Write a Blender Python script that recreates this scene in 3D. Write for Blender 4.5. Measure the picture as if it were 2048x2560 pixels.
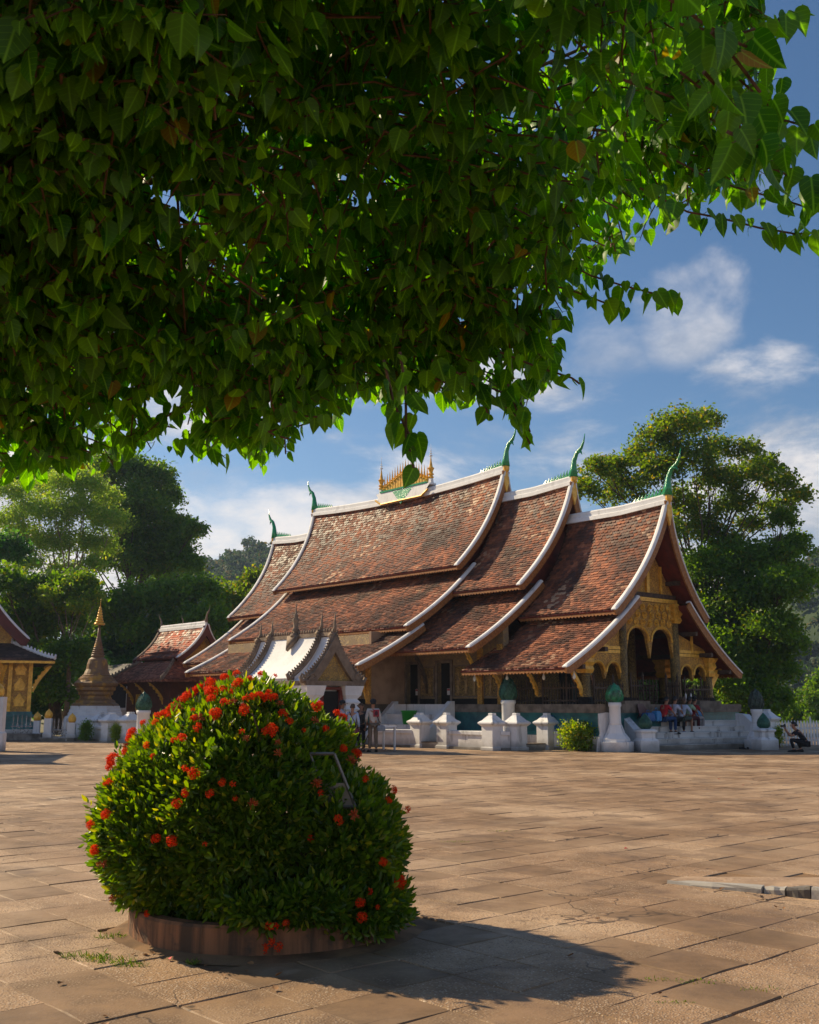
import bpy, math, random
import numpy as np
from mathutils import Vector, Matrix, noise as mnoise
R = math.radians
for o in list(bpy.data.objects): bpy.data.objects.remove(o)
SC = bpy.context.scene
COL = SC.collection
random.seed(7); RNG = np.random.default_rng(11)

# ------------------------------------------------------------------ camera
cam_d = bpy.data.cameras.new('camera'); cam = bpy.data.objects.new('camera', cam_d); COL.objects.link(cam)
cam.location = (0, 0, 1.6)
cam.rotation_euler = (R(90) + math.atan(480.5 / 2600), 0, 0)
cam_d.sensor_fit = 'VERTICAL'; cam_d.sensor_height = 36; cam_d.sensor_width = 28.8
cam_d.lens = 36 * 2600 / 2560
cam_d.clip_start = 0.05; cam_d.clip_end = 6000
cam_d.dof.use_dof = True; cam_d.dof.focus_distance = 11.0; cam_d.dof.aperture_fstop = 11
SC.camera = cam

# ------------------------------------------------------------------ world
SUN_AZ = Vector((-0.85, 0.53)).normalized(); SUN_EL = R(34)
SUN = Vector((SUN_AZ.x * math.cos(SUN_EL), SUN_AZ.y * math.cos(SUN_EL), math.sin(SUN_EL)))
world = bpy.data.worlds.new('World'); SC.world = world; world.use_nodes = True
nt = world.node_tree; N = nt.nodes; L = nt.links
for n in list(N): N.remove(n)
def nd(t, **k):
    n = N.new(t)
    for a, b in k.items(): setattr(n, a, b)
    return n
wout = nd('ShaderNodeOutputWorld'); bg = nd('ShaderNodeBackground'); L.new(bg.outputs[0], wout.inputs[0])
sky = nd('ShaderNodeTexSky', sky_type='NISHITA'); sky.sun_disc = False
sky.sun_elevation = SUN_EL; sky.sun_rotation = math.atan2(SUN_AZ.x, SUN_AZ.y) % (2 * math.pi)
sky.altitude = 300; sky.air_density = 1.0; sky.dust_density = 0.6; sky.ozone_density = 2.5
SKY_STRENGTH = 0.105
bg.inputs[1].default_value = SKY_STRENGTH
tc = nd('ShaderNodeTexCoord')
def vmath(op, a, b=None):
    n = nd('ShaderNodeVectorMath', operation=op)
    for i, x in enumerate((a, b)):
        if x is None: continue
        if hasattr(x, 'node'): L.new(x, n.inputs[i])
        else: n.inputs[i].default_value = x
    return n.outputs['Vector'] if op not in ('DOT_PRODUCT', 'LENGTH', 'DISTANCE') else n.outputs['Value']
def fmath(op, a, b=None, c=None, clamp=False):
    n = nd('ShaderNodeMath', operation=op); n.use_clamp = clamp
    for i, x in enumerate((a, b, c)):
        if x is None: continue
        if hasattr(x, 'node'): L.new(x, n.inputs[i])
        else: n.inputs[i].default_value = x
    return n.outputs[0]
def maprange(v, a, b, c=0.0, d=1.0, smooth=True):
    n = nd('ShaderNodeMapRange'); n.interpolation_type = 'SMOOTHSTEP' if smooth else 'LINEAR'
    L.new(v, n.inputs[0])
    for i, x in enumerate((a, b, c, d)): n.inputs[1 + i].default_value = x
    return n.outputs[0]
dirv = vmath('NORMALIZE', tc.outputs['Generated'])
sep = nd('ShaderNodeSeparateXYZ'); L.new(dirv, sep.inputs[0])
def wnoise(scale, loc, det=7, rough=.55, sc=4.0, dist=0.0):
    mp = nd('ShaderNodeMapping'); L.new(dirv, mp.inputs[0]); mp.inputs['Scale'].default_value = scale; mp.inputs['Location'].default_value = loc
    n = nd('ShaderNodeTexNoise'); n.inputs['Scale'].default_value = sc; n.inputs['Detail'].default_value = det
    n.inputs['Roughness'].default_value = rough; n.inputs['Distortion'].default_value = dist
    L.new(mp.outputs[0], n.inputs['Vector']); return n.outputs[0]
# low cumulus and stratus bank round the horizon, thin wisps above
n_low = wnoise((1, 1, 2.3), (2.31, .4, .7), 10, .6, 4.6, .3)
n_big = wnoise((1, 1, 1.6), (5.1, 1.2, .2), 3, .5, 1.6)
n_wisp = wnoise((1, 1, 1.3), (1.9, .35, 4.1), 7, .6, 3.6, .35)
elev = sep.outputs['Z']
bank = maprange(elev, .10, .42, 1, 0)
low = fmath('ADD', n_low, fmath('MULTIPLY', fmath('SUBTRACT', n_big, .5), .55))
low = fmath('ADD', low, fmath('MULTIPLY', fmath('SUBTRACT', bank, .5), .22))
m_low = maprange(low, .42, .64)
m_low = fmath('MULTIPLY', m_low, maprange(elev, .28, .46, 1, 0))
# a bright drifting cloud trail on the right of the view
def spot(px, py, r):
    d = Vector(((px - 1024) / 2600, 0, 0)); th = math.atan(480.5 / 2600); dy = (1280 - py) / 2600
    d = Vector((d.x, math.cos(th) - dy * math.sin(th), math.sin(th) + dy * math.cos(th))).normalized()
    return maprange(vmath('DISTANCE', dirv, tuple(d)), r, r * .15, 0, 1)
trail = fmath('MAXIMUM', fmath('MAXIMUM', spot(1715, 790, .085), spot(1800, 690, .06)), fmath('MAXIMUM', fmath('MULTIPLY', spot(1510, 880, .075), .8), fmath('MULTIPLY', spot(1850, 470, .06), .45)))
m_wisp = fmath('MULTIPLY', maprange(fmath('ADD', n_wisp, fmath('MULTIPLY', trail, .17)), .61, .80), .6)
m_all = fmath('MAXIMUM', m_low, m_wisp, clamp=True)
n_shade = wnoise((1, 1, 2.3), (2.33, .4, .80), 8, .6, 4.6, .3)
ccol = nd('ShaderNodeMix', data_type='RGBA')
ccol.inputs[6].default_value = (3.6, 3.75, 4.2, 1); ccol.inputs[7].default_value = (6.9, 6.5, 6.3, 1)
L.new(maprange(fmath('SUBTRACT', n_shade, fmath('MULTIPLY', n_low, .55)), .12, .34, 1, 0), ccol.inputs[0])
hs = nd('ShaderNodeHueSaturation'); hs.inputs['Saturation'].default_value = 1.18; hs.inputs['Value'].default_value = .74
L.new(sky.outputs[0], hs.inputs['Color'])
cmix = nd('ShaderNodeMix', data_type='RGBA')
L.new(m_all, cmix.inputs[0]); L.new(hs.outputs[0], cmix.inputs[6]); L.new(ccol.outputs[2], cmix.inputs[7])
L.new(cmix.outputs[2], bg.inputs[0])

# ------------------------------------------------------------------ sun
sd = bpy.data.lights.new('sun', 'SUN'); sun = bpy.data.objects.new('sun', sd); COL.objects.link(sun)
sd.energy = 5.0; sd.angle = R(0.55); sd.color = (1.0, .81, .53)
sun.rotation_euler = SUN.to_track_quat('Z', 'Y').to_euler(); sun.location = (-20, 12, 30)

vs = SC.view_settings
vs.view_transform = 'Standard'; vs.look = 'None'; vs.gamma = 1; vs.use_curve_mapping = False
vs.exposure = 0.44
cy = SC.cycles
cy.max_bounces = 8; cy.diffuse_bounces = 3; cy.glossy_bounces = 2; cy.transmission_bounces = 6; cy.transparent_max_bounces = 6; cy.volume_bounces = 0
cy.sample_clamp_indirect = 6; cy.use_denoising = True; cy.caustics_reflective = False; cy.caustics_refractive = False

# ------------------------------------------------------------------ helpers
def tag(o, label=None, cat=None, group=None, kind=None):
    for k, v in (('label', label), ('category', cat), ('group', group), ('kind', kind)):
        if v: o[k] = v
    return o
def empty(name, loc=(0, 0, 0), rz=0):
    o = bpy.data.objects.new(name, None); COL.objects.link(o); o.location = loc; o.rotation_euler = (0, 0, rz); o.empty_display_size = .2
    return o
def link(name, me, parent=None):
    o = bpy.data.objects.new(name, me); COL.objects.link(o)
    if parent is not None: o.parent = parent
    return o
class MB:
    def __init__(s): s.v = []; s.f = []; s.m = []; s.mi = 0; s.M = Matrix.Identity(4)
    def add(s, vs, fs):
        b = len(s.v); M = s.M
        s.v += [tuple(M @ Vector(p)) for p in vs]
        s.f += [tuple(b + i for i in f) for f in fs]; s.m += [s.mi] * len(fs); return s
    def box(s, x0, x1, y0, y1, z0, z1):
        return s.add([(x0, y0, z0), (x1, y0, z0), (x1, y1, z0), (x0, y1, z0), (x0, y0, z1), (x1, y0, z1), (x1, y1, z1), (x0, y1, z1)],
                     [(3, 2, 1, 0), (4, 5, 6, 7), (0, 1, 5, 4), (1, 2, 6, 5), (2, 3, 7, 6), (3, 0, 4, 7)])
    def cbox(s, cx, cy, cz, sx, sy, sz): return s.box(cx - sx / 2, cx + sx / 2, cy - sy / 2, cy + sy / 2, cz - sz / 2, cz + sz / 2)
    def lathe(s, prof, n=16, cx=0, cy=0, ang=0, cap=True, sq=None):
        vs = []; fs = []
        for (r, z) in prof:
            for k in range(n):
                a = ang + 2 * math.pi * k / n
                vs.append((cx + r * math.cos(a), cy + r * math.sin(a), z))
        for i in range(len(prof) - 1):
            for k in range(n):
                a, b = i * n + k, i * n + (k + 1) % n
                fs.append((a, b, b + n, a + n))
        if cap: fs.append(tuple(range(n - 1, -1, -1))); fs.append(tuple(range((len(prof) - 1) * n, len(prof) * n)))
        return s.add(vs, fs)
    def sqlathe(s, prof, cx=0, cy=0):      # square plan: half widths and heights
        return s.lathe([(r * math.sqrt(2), z) for r, z in prof], 4, cx, cy, math.pi / 4)
    def tube(s, pts, rad, n=6, cap=True):
        pts = [Vector(p) for p in pts]; vs = []; fs = []
        up = Vector((0, 0, 1)) if abs((pts[-1] - pts[0]).normalized().z) < .9 else Vector((1, 0, 0))
        for i, p in enumerate(pts):
            d = (pts[min(i + 1, len(pts) - 1)] - pts[max(i - 1, 0)]).normalized()
            a = d.cross(up).normalized(); b = a.cross(d)
            r = rad[i] if hasattr(rad, '__len__') else rad
            for k in range(n):
                t = 2 * math.pi * k / n
                vs.append(p + a * (r * math.cos(t)) + b * (r * math.sin(t)))
        for i in range(len(pts) - 1):
            for k in range(n):
                x, y = i * n + k, i * n + (k + 1) % n
                fs.append((x, y, y + n, x + n))
        if cap: fs.append(tuple(range(n - 1, -1, -1))); fs.append(tuple(range((len(pts) - 1) * n, len(pts) * n)))
        return s.add(vs, fs)
    def sweep(s, rings, cap=True, closed=True):     # rings: list of equal-length point lists
        n = len(rings[0]); vs = [p for r in rings for p in r]; fs = []
        for i in range(len(rings) - 1):
            for k in range(n if closed else n - 1):
                a, b = i * n + k, i * n + (k + 1) % n
                fs.append((a, b, b + n, a + n))
        if cap: fs.append(tuple(range(n - 1, -1, -1))); fs.append(tuple(range((len(rings) - 1) * n, len(rings) * n)))
        return s.add(vs, fs)
    def ball(s, c, r, n=10, m=7):
        prof = [(max(1e-4, math.sin(math.pi * i / m)), -math.cos(math.pi * i / m)) for i in range(m + 1)]
        r = r if hasattr(r, '__len__') else (r, r, r)
        vs = []; fs = []
        for (q, z) in prof:
            for k in range(n):
                a = 2 * math.pi * k / n
                vs.append((c[0] + r[0] * q * math.cos(a), c[1] + r[1] * q * math.sin(a), c[2] + r[2] * z))
        for i in range(m):
            for k in range(n):
                a, b = i * n + k, i * n + (k + 1) % n
                fs.append((a, b, b + n, a + n))
        return s.add(vs, fs)
    def mesh(s, name, mats, smooth=False):
        me = bpy.data.meshes.new(name); me.from_pydata(s.v, [], s.f)
        if not hasattr(mats, '__len__'): mats = [mats]
        for m in mats: me.materials.append(m)
        if len(mats) > 1: me.polygons.foreach_set('material_index', s.m)
        if smooth: me.polygons.foreach_set('use_smooth', [True] * len(s.f))
        me.update(); return me
    def build(s, name, mats, parent=None, smooth=False, bevel=0):
        o = link(name, s.mesh(name, mats, smooth), parent)
        if bevel:
            b = o.modifiers.new('bevel', 'BEVEL'); b.width = bevel; b.segments = 2; b.limit_method = 'ANGLE'; b.angle_limit = R(40)
        return o
def np_mesh(name, V, F, mat, smooth=False, attr=None):
    """V (n,3), F (m,k) equal-sized faces; fast path for foliage"""
    me = bpy.data.meshes.new(name); n, k = F.shape
    me.vertices.add(len(V)); me.vertices.foreach_set('co', np.ascontiguousarray(V, dtype=np.float32).ravel())
    me.loops.add(n * k); me.loops.foreach_set('vertex_index', np.ascontiguousarray(F, dtype=np.int32).ravel())
    me.polygons.add(n); me.polygons.foreach_set('loop_start', np.arange(0, n * k, k, dtype=np.int32))
    me.polygons.foreach_set('loop_total', np.full(n, k, dtype=np.int32))
    if smooth: me.polygons.foreach_set('use_smooth', np.ones(n, dtype=bool))
    me.materials.append(mat)
    if attr is not None:
        a = me.attributes.new('luv', 'FLOAT_VECTOR', 'POINT'); a.data.foreach_set('vector', np.ascontiguousarray(attr, dtype=np.float32).ravel())
    me.update(calc_edges=True); return me

# ------------------------------------------------------------------ materials
class MT:
    def __init__(s, name):
        s.m = bpy.data.materials.new(name); s.m.use_nodes = True; s.t = s.m.node_tree
        s.t.nodes.clear(); s.out = s.n('ShaderNodeOutputMaterial'); s.co = s.n('ShaderNodeTexCoord').outputs['Object']
    def n(s, t, **k):
        n = s.t.nodes.new(t)
        for a, b in k.items(): setattr(n, a, b)
        return n
    def l(s, a, b): s.t.links.new(a, b)
    def put(s, sock, v):
        if hasattr(v, 'node'): s.l(v, sock)
        else: sock.default_value = v
    def noise(s, scale, det=5, rough=.55, dist=0, vec=None, sc3=None, loc=None):
        v = vec or s.co
        if sc3 or loc:
            mp = s.n('ShaderNodeMapping'); s.l(v, mp.inputs[0])
            if sc3: mp.inputs['Scale'].default_value = sc3
            if loc: mp.inputs['Location'].default_value = loc
            v = mp.outputs[0]
        n = s.n('ShaderNodeTexNoise'); s.l(v, n.inputs['Vector']); n.inputs['Scale'].default_value = scale
        n.inputs['Detail'].default_value = det; n.inputs['Roughness'].default_value = rough; n.inputs['Distortion'].default_value = dist
        return n.outputs[0]
    def voro(s, scale, feature='F1', out='Distance', vec=None):
        n = s.n('ShaderNodeTexVoronoi', feature=feature); s.l(vec or s.co, n.inputs['Vector']); n.inputs['Scale'].default_value = scale
        return n.outputs[out]
    def ramp(s, fac, stops, interp='LINEAR'):
        n = s.n('ShaderNodeValToRGB'); s.put(n.inputs[0], fac); cr = n.color_ramp; cr.interpolation = interp
        while len(cr.elements) < len(stops): cr.elements.new(.5)
        for e, (p, c) in zip(cr.elements, stops): e.position = p; e.color = (*c, 1) if len(c) == 3 else c
        return n.outputs[0]
    def mix(s, fac, a, b, mode='MIX'):
        n = s.n('ShaderNodeMix', data_type='RGBA', blend_type=mode); s.put(n.inputs[0], fac)
        for i, x in ((6, a), (7, b)):
            s.put(n.inputs[i], x if hasattr(x, 'node') else ((*x, 1) if len(x) == 3 else x))
        return n.outputs[2]
    def math(s, op, a, b=0.0, c=0.0, clamp=False):
        n = s.n('ShaderNodeMath', operation=op); n.use_clamp = clamp
        for i, x in enumerate((a, b, c)): s.put(n.inputs[i], x)
        return n.outputs[0]
    def rng(s, v, a, b, c=0., d=1.):
        n = s.n('ShaderNodeMapRange'); n.interpolation_type = 'SMOOTHSTEP'; s.l(v, n.inputs[0])
        for i, x in enumerate((a, b, c, d)): n.inputs[1 + i].default_value = x
        return n.outputs[0]
    def rand(s):     # one number per loose piece and per object
        g = s.n('ShaderNodeNewGeometry').outputs['Random Per Island']; o = s.n('ShaderNodeObjectInfo').outputs['Random']
        return s.math('FRACT', s.math('ADD', g, o))
    def hsv(s, col, h=.5, sat=1., v=1.):
        n = s.n('ShaderNodeHueSaturation'); s.put(n.inputs['Hue'], h); s.put(n.inputs['Saturation'], sat); s.put(n.inputs['Value'], v); s.put(n.inputs['Color'], col); return n.outputs[0]
    def bump(s, h, strength=.3, dist=.02):
        n = s.n('ShaderNodeBump'); s.l(h, n.inputs['Height']); n.inputs['Strength'].default_value = strength; n.inputs['Distance'].default_value = dist
        return n.outputs[0]
    def bsdf(s, col, rough=.7, metal=0., normal=None, spec=.5, **k):
        b = s.n('ShaderNodeBsdfPrincipled'); s.put(b.inputs['Base Color'], col if hasattr(col, 'node') else (*col, 1)); s.put(b.inputs['Roughness'], rough)
        s.put(b.inputs['Metallic'], metal); b.inputs['Specular IOR Level'].default_value = spec
        if normal is not None: s.l(normal, b.inputs['Normal'])
        for a, v in k.items(): s.put(b.inputs[a.replace('_', ' ')], v)
        s.l(b.outputs[0], s.out.inputs[0]); return b
def simple(name, c1, c2=None, scale=6, rough=.7, bump=.15, bscale=60, bdist=.01, metal=0., vary=0., spec=.4, det=6):
    m = MT(name); c2 = c2 or tuple(x * .75 for x in c1)
    col = m.mix(m.rng(m.noise(scale, det), .35, .68), c1, c2)
    if vary: col = m.hsv(col, v=m.math('ADD', m.math('MULTIPLY', m.rand(), vary), 1 - vary / 2))
    m.bsdf(col, rough, metal, m.bump(m.noise(bscale, 4), bump, bdist), spec); return m.m
def foliage(name, dark, light, trans=.35, rough=.45, yellow=(.30, .24, .03), yel=.04, hue=.03, vein=False, spec=.4, gloss=.5):
    m = MT(name); r = m.rand()
    col = m.mix(r, dark, light)
    r2 = m.math('FRACT', m.math('MULTIPLY', r, 37.7))
    if yel: col = m.mix(m.math('GREATER_THAN', r2, 1 - yel), col, yellow)
    col = m.mix(m.math('MULTIPLY', m.noise(.9, 3), .35), col, dark)
    if vein:
        at = m.n('ShaderNodeAttribute', attribute_name='luv'); sp = m.n('ShaderNodeSeparateXYZ'); m.l(at.outputs['Vector'], sp.inputs[0])
        ax = m.math('ABSOLUTE', sp.outputs[0])
        rib = m.rng(ax, .0, .05, 1, 0)
        side = m.math('SUBTRACT', sp.outputs[1], m.math('MULTIPLY', ax, .55))
        wv = m.math('ABSOLUTE', m.math('SUBTRACT', m.math('FRACT', m.math('MULTIPLY', side, 6.0)), .5))
        veins = m.math('MAXIMUM', rib, m.math('MULTIPLY', m.rng(wv, 0., .07, 1, 0), .6))
        col = m.mix(m.math('MULTIPLY', veins, .45), col, tuple(min(1, x * 2.2 + .02) for x in light))
    b = m.n('ShaderNodeBsdfPrincipled'); m.put(b.inputs['Base Color'], col); b.inputs['Roughness'].default_value = rough; b.inputs['Specular IOR Level'].default_value = spec
    t = m.n('ShaderNodeBsdfTranslucent'); m.put(t.inputs[0], m.hsv(col, h=.485, sat=1.15, v=2.6))
    x = m.n('ShaderNodeMixShader'); x.inputs[0].default_value = trans; m.l(b.outputs[0], x.inputs[1]); m.l(t.outputs[0], x.inputs[2]); m.l(x.outputs[0], m.out.inputs[0])
    return m.m
# ------------------------------------------------------------------ shared materials
def world_co(m): return m.n('ShaderNodeNewGeometry').outputs['Position']
def mat_slab():
    m = MT('paving_concrete'); m.co = world_co(m); r = m.rand()
    big = m.noise(.35, 4); mid = m.noise(2.4, 6, .6); fine = m.noise(38, 5, .65)
    base = m.mix(m.rng(mid, .32, .7), (.335, .205, .110), (.185, .110, .058))
    base = m.mix(m.rng(big, .42, .66), base, (.47, .325, .205))
    base = m.hsv(base, v=m.math('ADD', m.math('MULTIPLY', r, .46), .74))
    st = m.n('ShaderNodeTexVoronoi', feature='F1'); m.l(m.co, st.inputs['Vector']); st.inputs['Scale'].default_value = 62
    stone = m.ramp(st.outputs["Color"], [(0, (.10, .065, .045)), (.45, (.30, .20, .13)), (.8, (.50, .38, .27)), (1, (.62, .52, .42))])
    expo = m.math('MULTIPLY', m.rng(st.outputs['Distance'], .25, .55, 1, 0), m.rng(m.math('ADD', m.math('MULTIPLY', r, .55), m.math('MULTIPLY', mid, .8)), .45, .80))
    col = m.mix(expo, base, stone)
    pale = m.rng(m.noise(1.1, 5, .6, loc=(4, 9, 0)), .60, .72)
    col = m.mix(m.math('MULTIPLY', pale, .35), col, (.58, .45, .33))
    stain = m.rng(m.noise(1.0, 7, .7, loc=(9, 2, 0)), .48, .68)
    col = m.mix(m.math('MULTIPLY', stain, .7), col, (.13, .082, .052))
    col = m.mix(m.rng(fine, .58, .75), col, (.20, .14, .095))
    ce = m.n('ShaderNodeTexVoronoi', feature='DISTANCE_TO_EDGE'); wv = m.n('ShaderNodeVectorMath', operation='ADD'); m.l(m.co, wv.inputs[0]); nz = m.n('ShaderNodeTexNoise'); nz.inputs['Scale'].default_value = 3.0; m.l(m.co, nz.inputs['Vector']); sc_n = m.n('ShaderNodeVectorMath', operation='SCALE'); m.l(nz.outputs['Color'], sc_n.inputs[0]); sc_n.inputs['Scale'].default_value = .5; m.l(sc_n.outputs[0], wv.inputs[1]); m.l(wv.outputs[0], ce.inputs['Vector']); ce.inputs['Scale'].default_value = .8
    crack = m.math('MULTIPLY', m.rng(ce.outputs['Distance'], .002, .010, 1, 0), m.rng(m.noise(.5, 2, loc=(3, 3, 3)), .5, .56))
    col = m.mix(m.math('MULTIPLY', crack, .8), col, (.05, .032, .022))
    blot = m.rng(m.noise(6.5, 5, .7, loc=(1, 7, 2)), .56, .74); col = m.mix(m.math('MULTIPLY', blot, .45), col, (.12, .07, .042))
    h = m.math('ADD', m.math('MULTIPLY', fine, .5), m.math('MULTIPLY', expo, .6))
    m.bsdf(col, m.rng(mid, .3, .7, .62, .85), 0, m.bump(h, .6, .007), .35)
    return m.m
def mat_soil():
    m = MT('sandy_joint_fill'); m.co = world_co(m)
    col = m.mix(m.rng(m.noise(3, 6), .35, .65), (.27, .165, .09), (.13, .082, .05))
    m.bsdf(col, .95, 0, m.bump(m.noise(120, 4), .6, .006), .2); return m.m
M_SLAB = mat_slab(); M_SOIL = mat_soil()
M_EARTH = simple('earth', (.20, .16, .09), (.10, .11, .04), .4, .95)
def white(name, c=(.79, .79, .80), dirt=.62, seed=0.):
    m = MT(name); co = world_co(m)
    sp = m.n('ShaderNodeSeparateXYZ'); m.l(co, sp.inputs[0])
    n1 = m.noise(1.6, 6, .6, vec=co, loc=(seed, 0, 0)); streak = m.noise(3.2, 5, .6, vec=co, sc3=(1, 1, .16), loc=(seed, 3, 0))
    col = m.mix(m.rng(n1, .35, .7), c, tuple(x * .86 for x in c))
    low = m.rng(m.math('ADD', sp.outputs[2], m.math('MULTIPLY', n1, -.5)), -.24, .20, 1, 0)
    d = m.math('MULTIPLY', m.math('MAXIMUM', m.rng(streak, .53, .72), low), dirt)
    col = m.mix(d, col, (.13, .12, .105))
    m.bsdf(col, .75, 0, m.bump(m.noise(22, 5, vec=co), .25, .012), .3); return m.m
M_WHITE = white('whitewashed_plaster'); M_WHITE2 = white('clean_whitewash', (.82, .82, .83), .3, 4.)
M_WHITE_STEP = white('stained_whitewash', (.68, .66, .63), .95, 9.)

# ------------------------------------------------------------------ ground and plaza
g = MB(); g.add([(-3000, -300, -.06), (3000, -300, -.06), (3000, 4000, -.06), (-3000, 4000, -.06)], [(0, 1, 2, 3)])
ground = tag(g.build('ground', M_EARTH), kind='structure')
g = MB(); nx, ny = 60, 60
plaza = MB(); plaza.add([(-40, -6, -.010), (40, -6, -.010), (40, 52, -.010), (-40, 52, -.010)], [(0, 1, 2, 3)])
plaza = tag(plaza.build('plaza', M_SOIL), kind='structure')
YAW = R(41.686); TO = Vector((9.559, 40.0, 0))
ET = Vector((math.cos(YAW), math.sin(YAW), 0)); ES = Vector((-math.sin(YAW), math.cos(YAW), 0))
def TW(t, s, z=0): return TO + ET * t + ES * s + Vector((0, 0, z))
PITCH = .52
BUSH_C = Vector((-1.03, 8.05, 0))
KA = Vector((2.37, 9.97, 0)); KB = Vector((4.6, 8.25, 0)); KD = (KB - KA).normalized(); KN = Vector((-KD.y, KD.x, 0))
def slab_verts(rng, w=PITCH):
    c = .008; tx, ty = rng.gauss(0, .003), rng.gauss(0, .003); dz = rng.gauss(0, .0012)
    if rng.random() < .08: dz += .006
    gap = lambda: rng.uniform(-.004, .0) if rng.random() < .5 else rng.uniform(.001, .008)
    e = [w / 2 - gap() for _ in range(4)]       # left, right, front, back half sizes
    q = []; jit = [(rng.uniform(-.008, .008), rng.uniform(-.008, .008)) for _ in range(8)]
    base = [(-e[0], -e[2]), (0, -e[2]), (e[1], -e[2]), (e[1], 0), (e[1], e[3]), (0, e[3]), (-e[0], e[3]), (-e[0], 0)]
    for (k, z) in ((0, -.04), (0, -c), (c, 0)):
        for i, (x, y) in enumerate(base):
            x = x + jit[i][0]; y = y + jit[i][1]; l = math.hypot(x, y); x *= 1 - k / l; y *= 1 - k / l
            q.append((x, y, z + dz + tx * x + ty * y))
    f = [tuple(range(16, 24))]
    for l in (0, 8):
        for i in range(8): j = (i + 1) % 8; f.append((l + i, l + j, l + j + 8, l + i + 8))
    return q, f
rg = random.Random(5)
slab_meshes = []
for i in range(24):
    q, f = slab_verts(rg); mb = MB(); mb.add(q, f); slab_meshes.append(mb.mesh('paving_slab', M_SLAB))
cells = []
for i in range(-100, 101):
    for j in range(-110, 60):
        p = TO + ET * ((i + .5) * PITCH) + ES * ((j + .5) * PITCH)
        if p.y < 3.5 or p.y > 47 or abs(p.x) > p.y * .42 + 2.2: continue
        if (p - BUSH_C).length < 1.12: continue
        dk = p - KA
        if dk.dot(KD) > .35 and .1 < dk.dot(KN) < 1.0: continue
        inview = p.y > 4.9 and abs(p.x) < p.y * .40 + .3
        cells.append((0 if inview else 1, p.length, p))
cells.sort(key=lambda c: (c[0], c[1]))
near, rest = cells[:300], cells[300:]
for k, (_, _, p) in enumerate(near):
    o = link('paving_slab', slab_meshes[k % 24], plaza); o.location = p; o.rotation_euler = (0, 0, YAW + (rg.randrange(4)) * math.pi / 2)
mb = MB(); Rz = Matrix.Rotation(YAW, 4, 'Z')
for (_, _, p) in rest:
    q, f = slab_verts(rg); mb.M = Matrix.Translation(p) @ Rz; mb.add(q, f)
o = mb.build('paving_slabs', M_SLAB, plaza); o['kind'] = 'stuff'

# raised aggregate apron with a broken white kerb on the right
def mat_apron():
    m = MT('pebbly_concrete'); m.co = world_co(m)
    st = m.n('ShaderNodeTexVoronoi'); m.l(m.co, st.inputs['Vector']); st.inputs['Scale'].default_value = 34
    stone = m.ramp(st.outputs['Color'], [(0, (.16, .10, .07)), (.5, (.36, .24, .16)), (1, (.58, .45, .34))])
    base = m.mix(m.rng(m.noise(3, 5), .35, .65), (.42, .29, .19), (.30, .20, .13))
    k = m.rng(m.noise(1.7, 4), .40, .56)
    e = m.math('MULTIPLY', m.rng(st.outputs['Distance'], .3, .6, 1, 0), k)
    col = m.mix(e, base, stone)
    m.bsdf(col, .85, 0, m.bump(m.math('ADD', e, m.math('MULTIPLY', m.noise(60), .4)), .4, .006), .3); return m.m
mb = MB()
# edge runs from the thin end on the left to the frame's right and beyond
A, B, kd = KA, KB, KD; nseg = 16; rows = []
for i in range(nseg + 1):
    u = i / nseg; p = A.lerp(B, u); hgt = float(np.interp(u * 2.82, [0, .87, 1.06, 1.27, 1.6, 2.9], [.014, .05, .06, .075, .088, .095])) - .004; wid = .35 + 1.0 * min(1, u * 2.0); row = []
    for j in range(7):
        v = j / 6; q = p + KN * (v * wid); row.append((q.x, q.y, hgt * (1 - v ** 3) + .006 + .005 * math.sin(i * 2.1 + j) * (1 - v)))
    rows.append(row)
for i in range(nseg):
    mb.add([(rows[i][0][0], rows[i][0][1], -.02), (rows[i + 1][0][0], rows[i + 1][0][1], -.02), rows[i + 1][0], rows[i][0]], [(0, 1, 2, 3)])
    for j in range(6): mb.add([rows[i][j], rows[i + 1][j], rows[i + 1][j + 1], rows[i][j + 1]], [(0, 1, 2, 3)])
apron = tag(mb.build('pavement_apron', mat_apron(), None, True), kind='structure')
M_KERB = white('chipped_white_kerb', (.50, .47, .43), .35, 2.)
M_KERBG = simple('bare_grey_concrete', (.17, .155, .14), (.11, .10, .09), 8, .9)
def rock_block(x0, x1, y0, y1, z0, z1a, z1b, seed, n=4):
    rg = random.Random(seed); mb = MB(); rings = []
    for i in range(n + 1):
        u = i / n; x = x0 + (x1 - x0) * u; z1 = z1a + (z1b - z1a) * u; j = lambda a: rg.uniform(-a, a)
        rings.append([(x, y0 + j(.012), z0), (x, y1, z0), (x, y1 + j(.01), z1 + j(.006)), (x, y0 + .02 + j(.012), z1 + j(.008)), (x, y0 + j(.012), z1 - .022)])
    mb.sweep(rings); return mb
kang = math.atan2(kd.y, kd.x)
kspec = [(0.0, .87, .02, .062, M_KERB), (.885, 1.06, .056, .07, M_KERB), (1.075, 1.27, .07, .098, M_KERBG), (1.285, 1.6, .095, .10, M_KERB), (1.61, 2.1, .10, .105, M_KERB), (2.12, 2.8, .105, .105, M_KERB)]
lab = ['long tapering white piece of the broken kerb beside the pebbly apron', 'short chipped white kerb piece next to the bare grey one', 'bare grey concrete kerb piece with broken paint', 'cracked white kerb piece right of the grey one', 'white kerb piece at the right frame edge', 'outermost white kerb piece past the right frame edge']
for i, (a, b, z0, z1, mt) in enumerate(kspec):
    o = rock_block(0, b - a, -.055, .04, -.03, z0, z1, 40 + i).build('kerb_stone', mt)
    p = A + kd * a; o.location = (p.x, p.y - .03, 0); o.rotation_euler = (0, 0, kang + (i % 3 - 1) * .03)
    tag(o, lab[i], 'kerb', 'pieces of the broken kerb')
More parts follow.
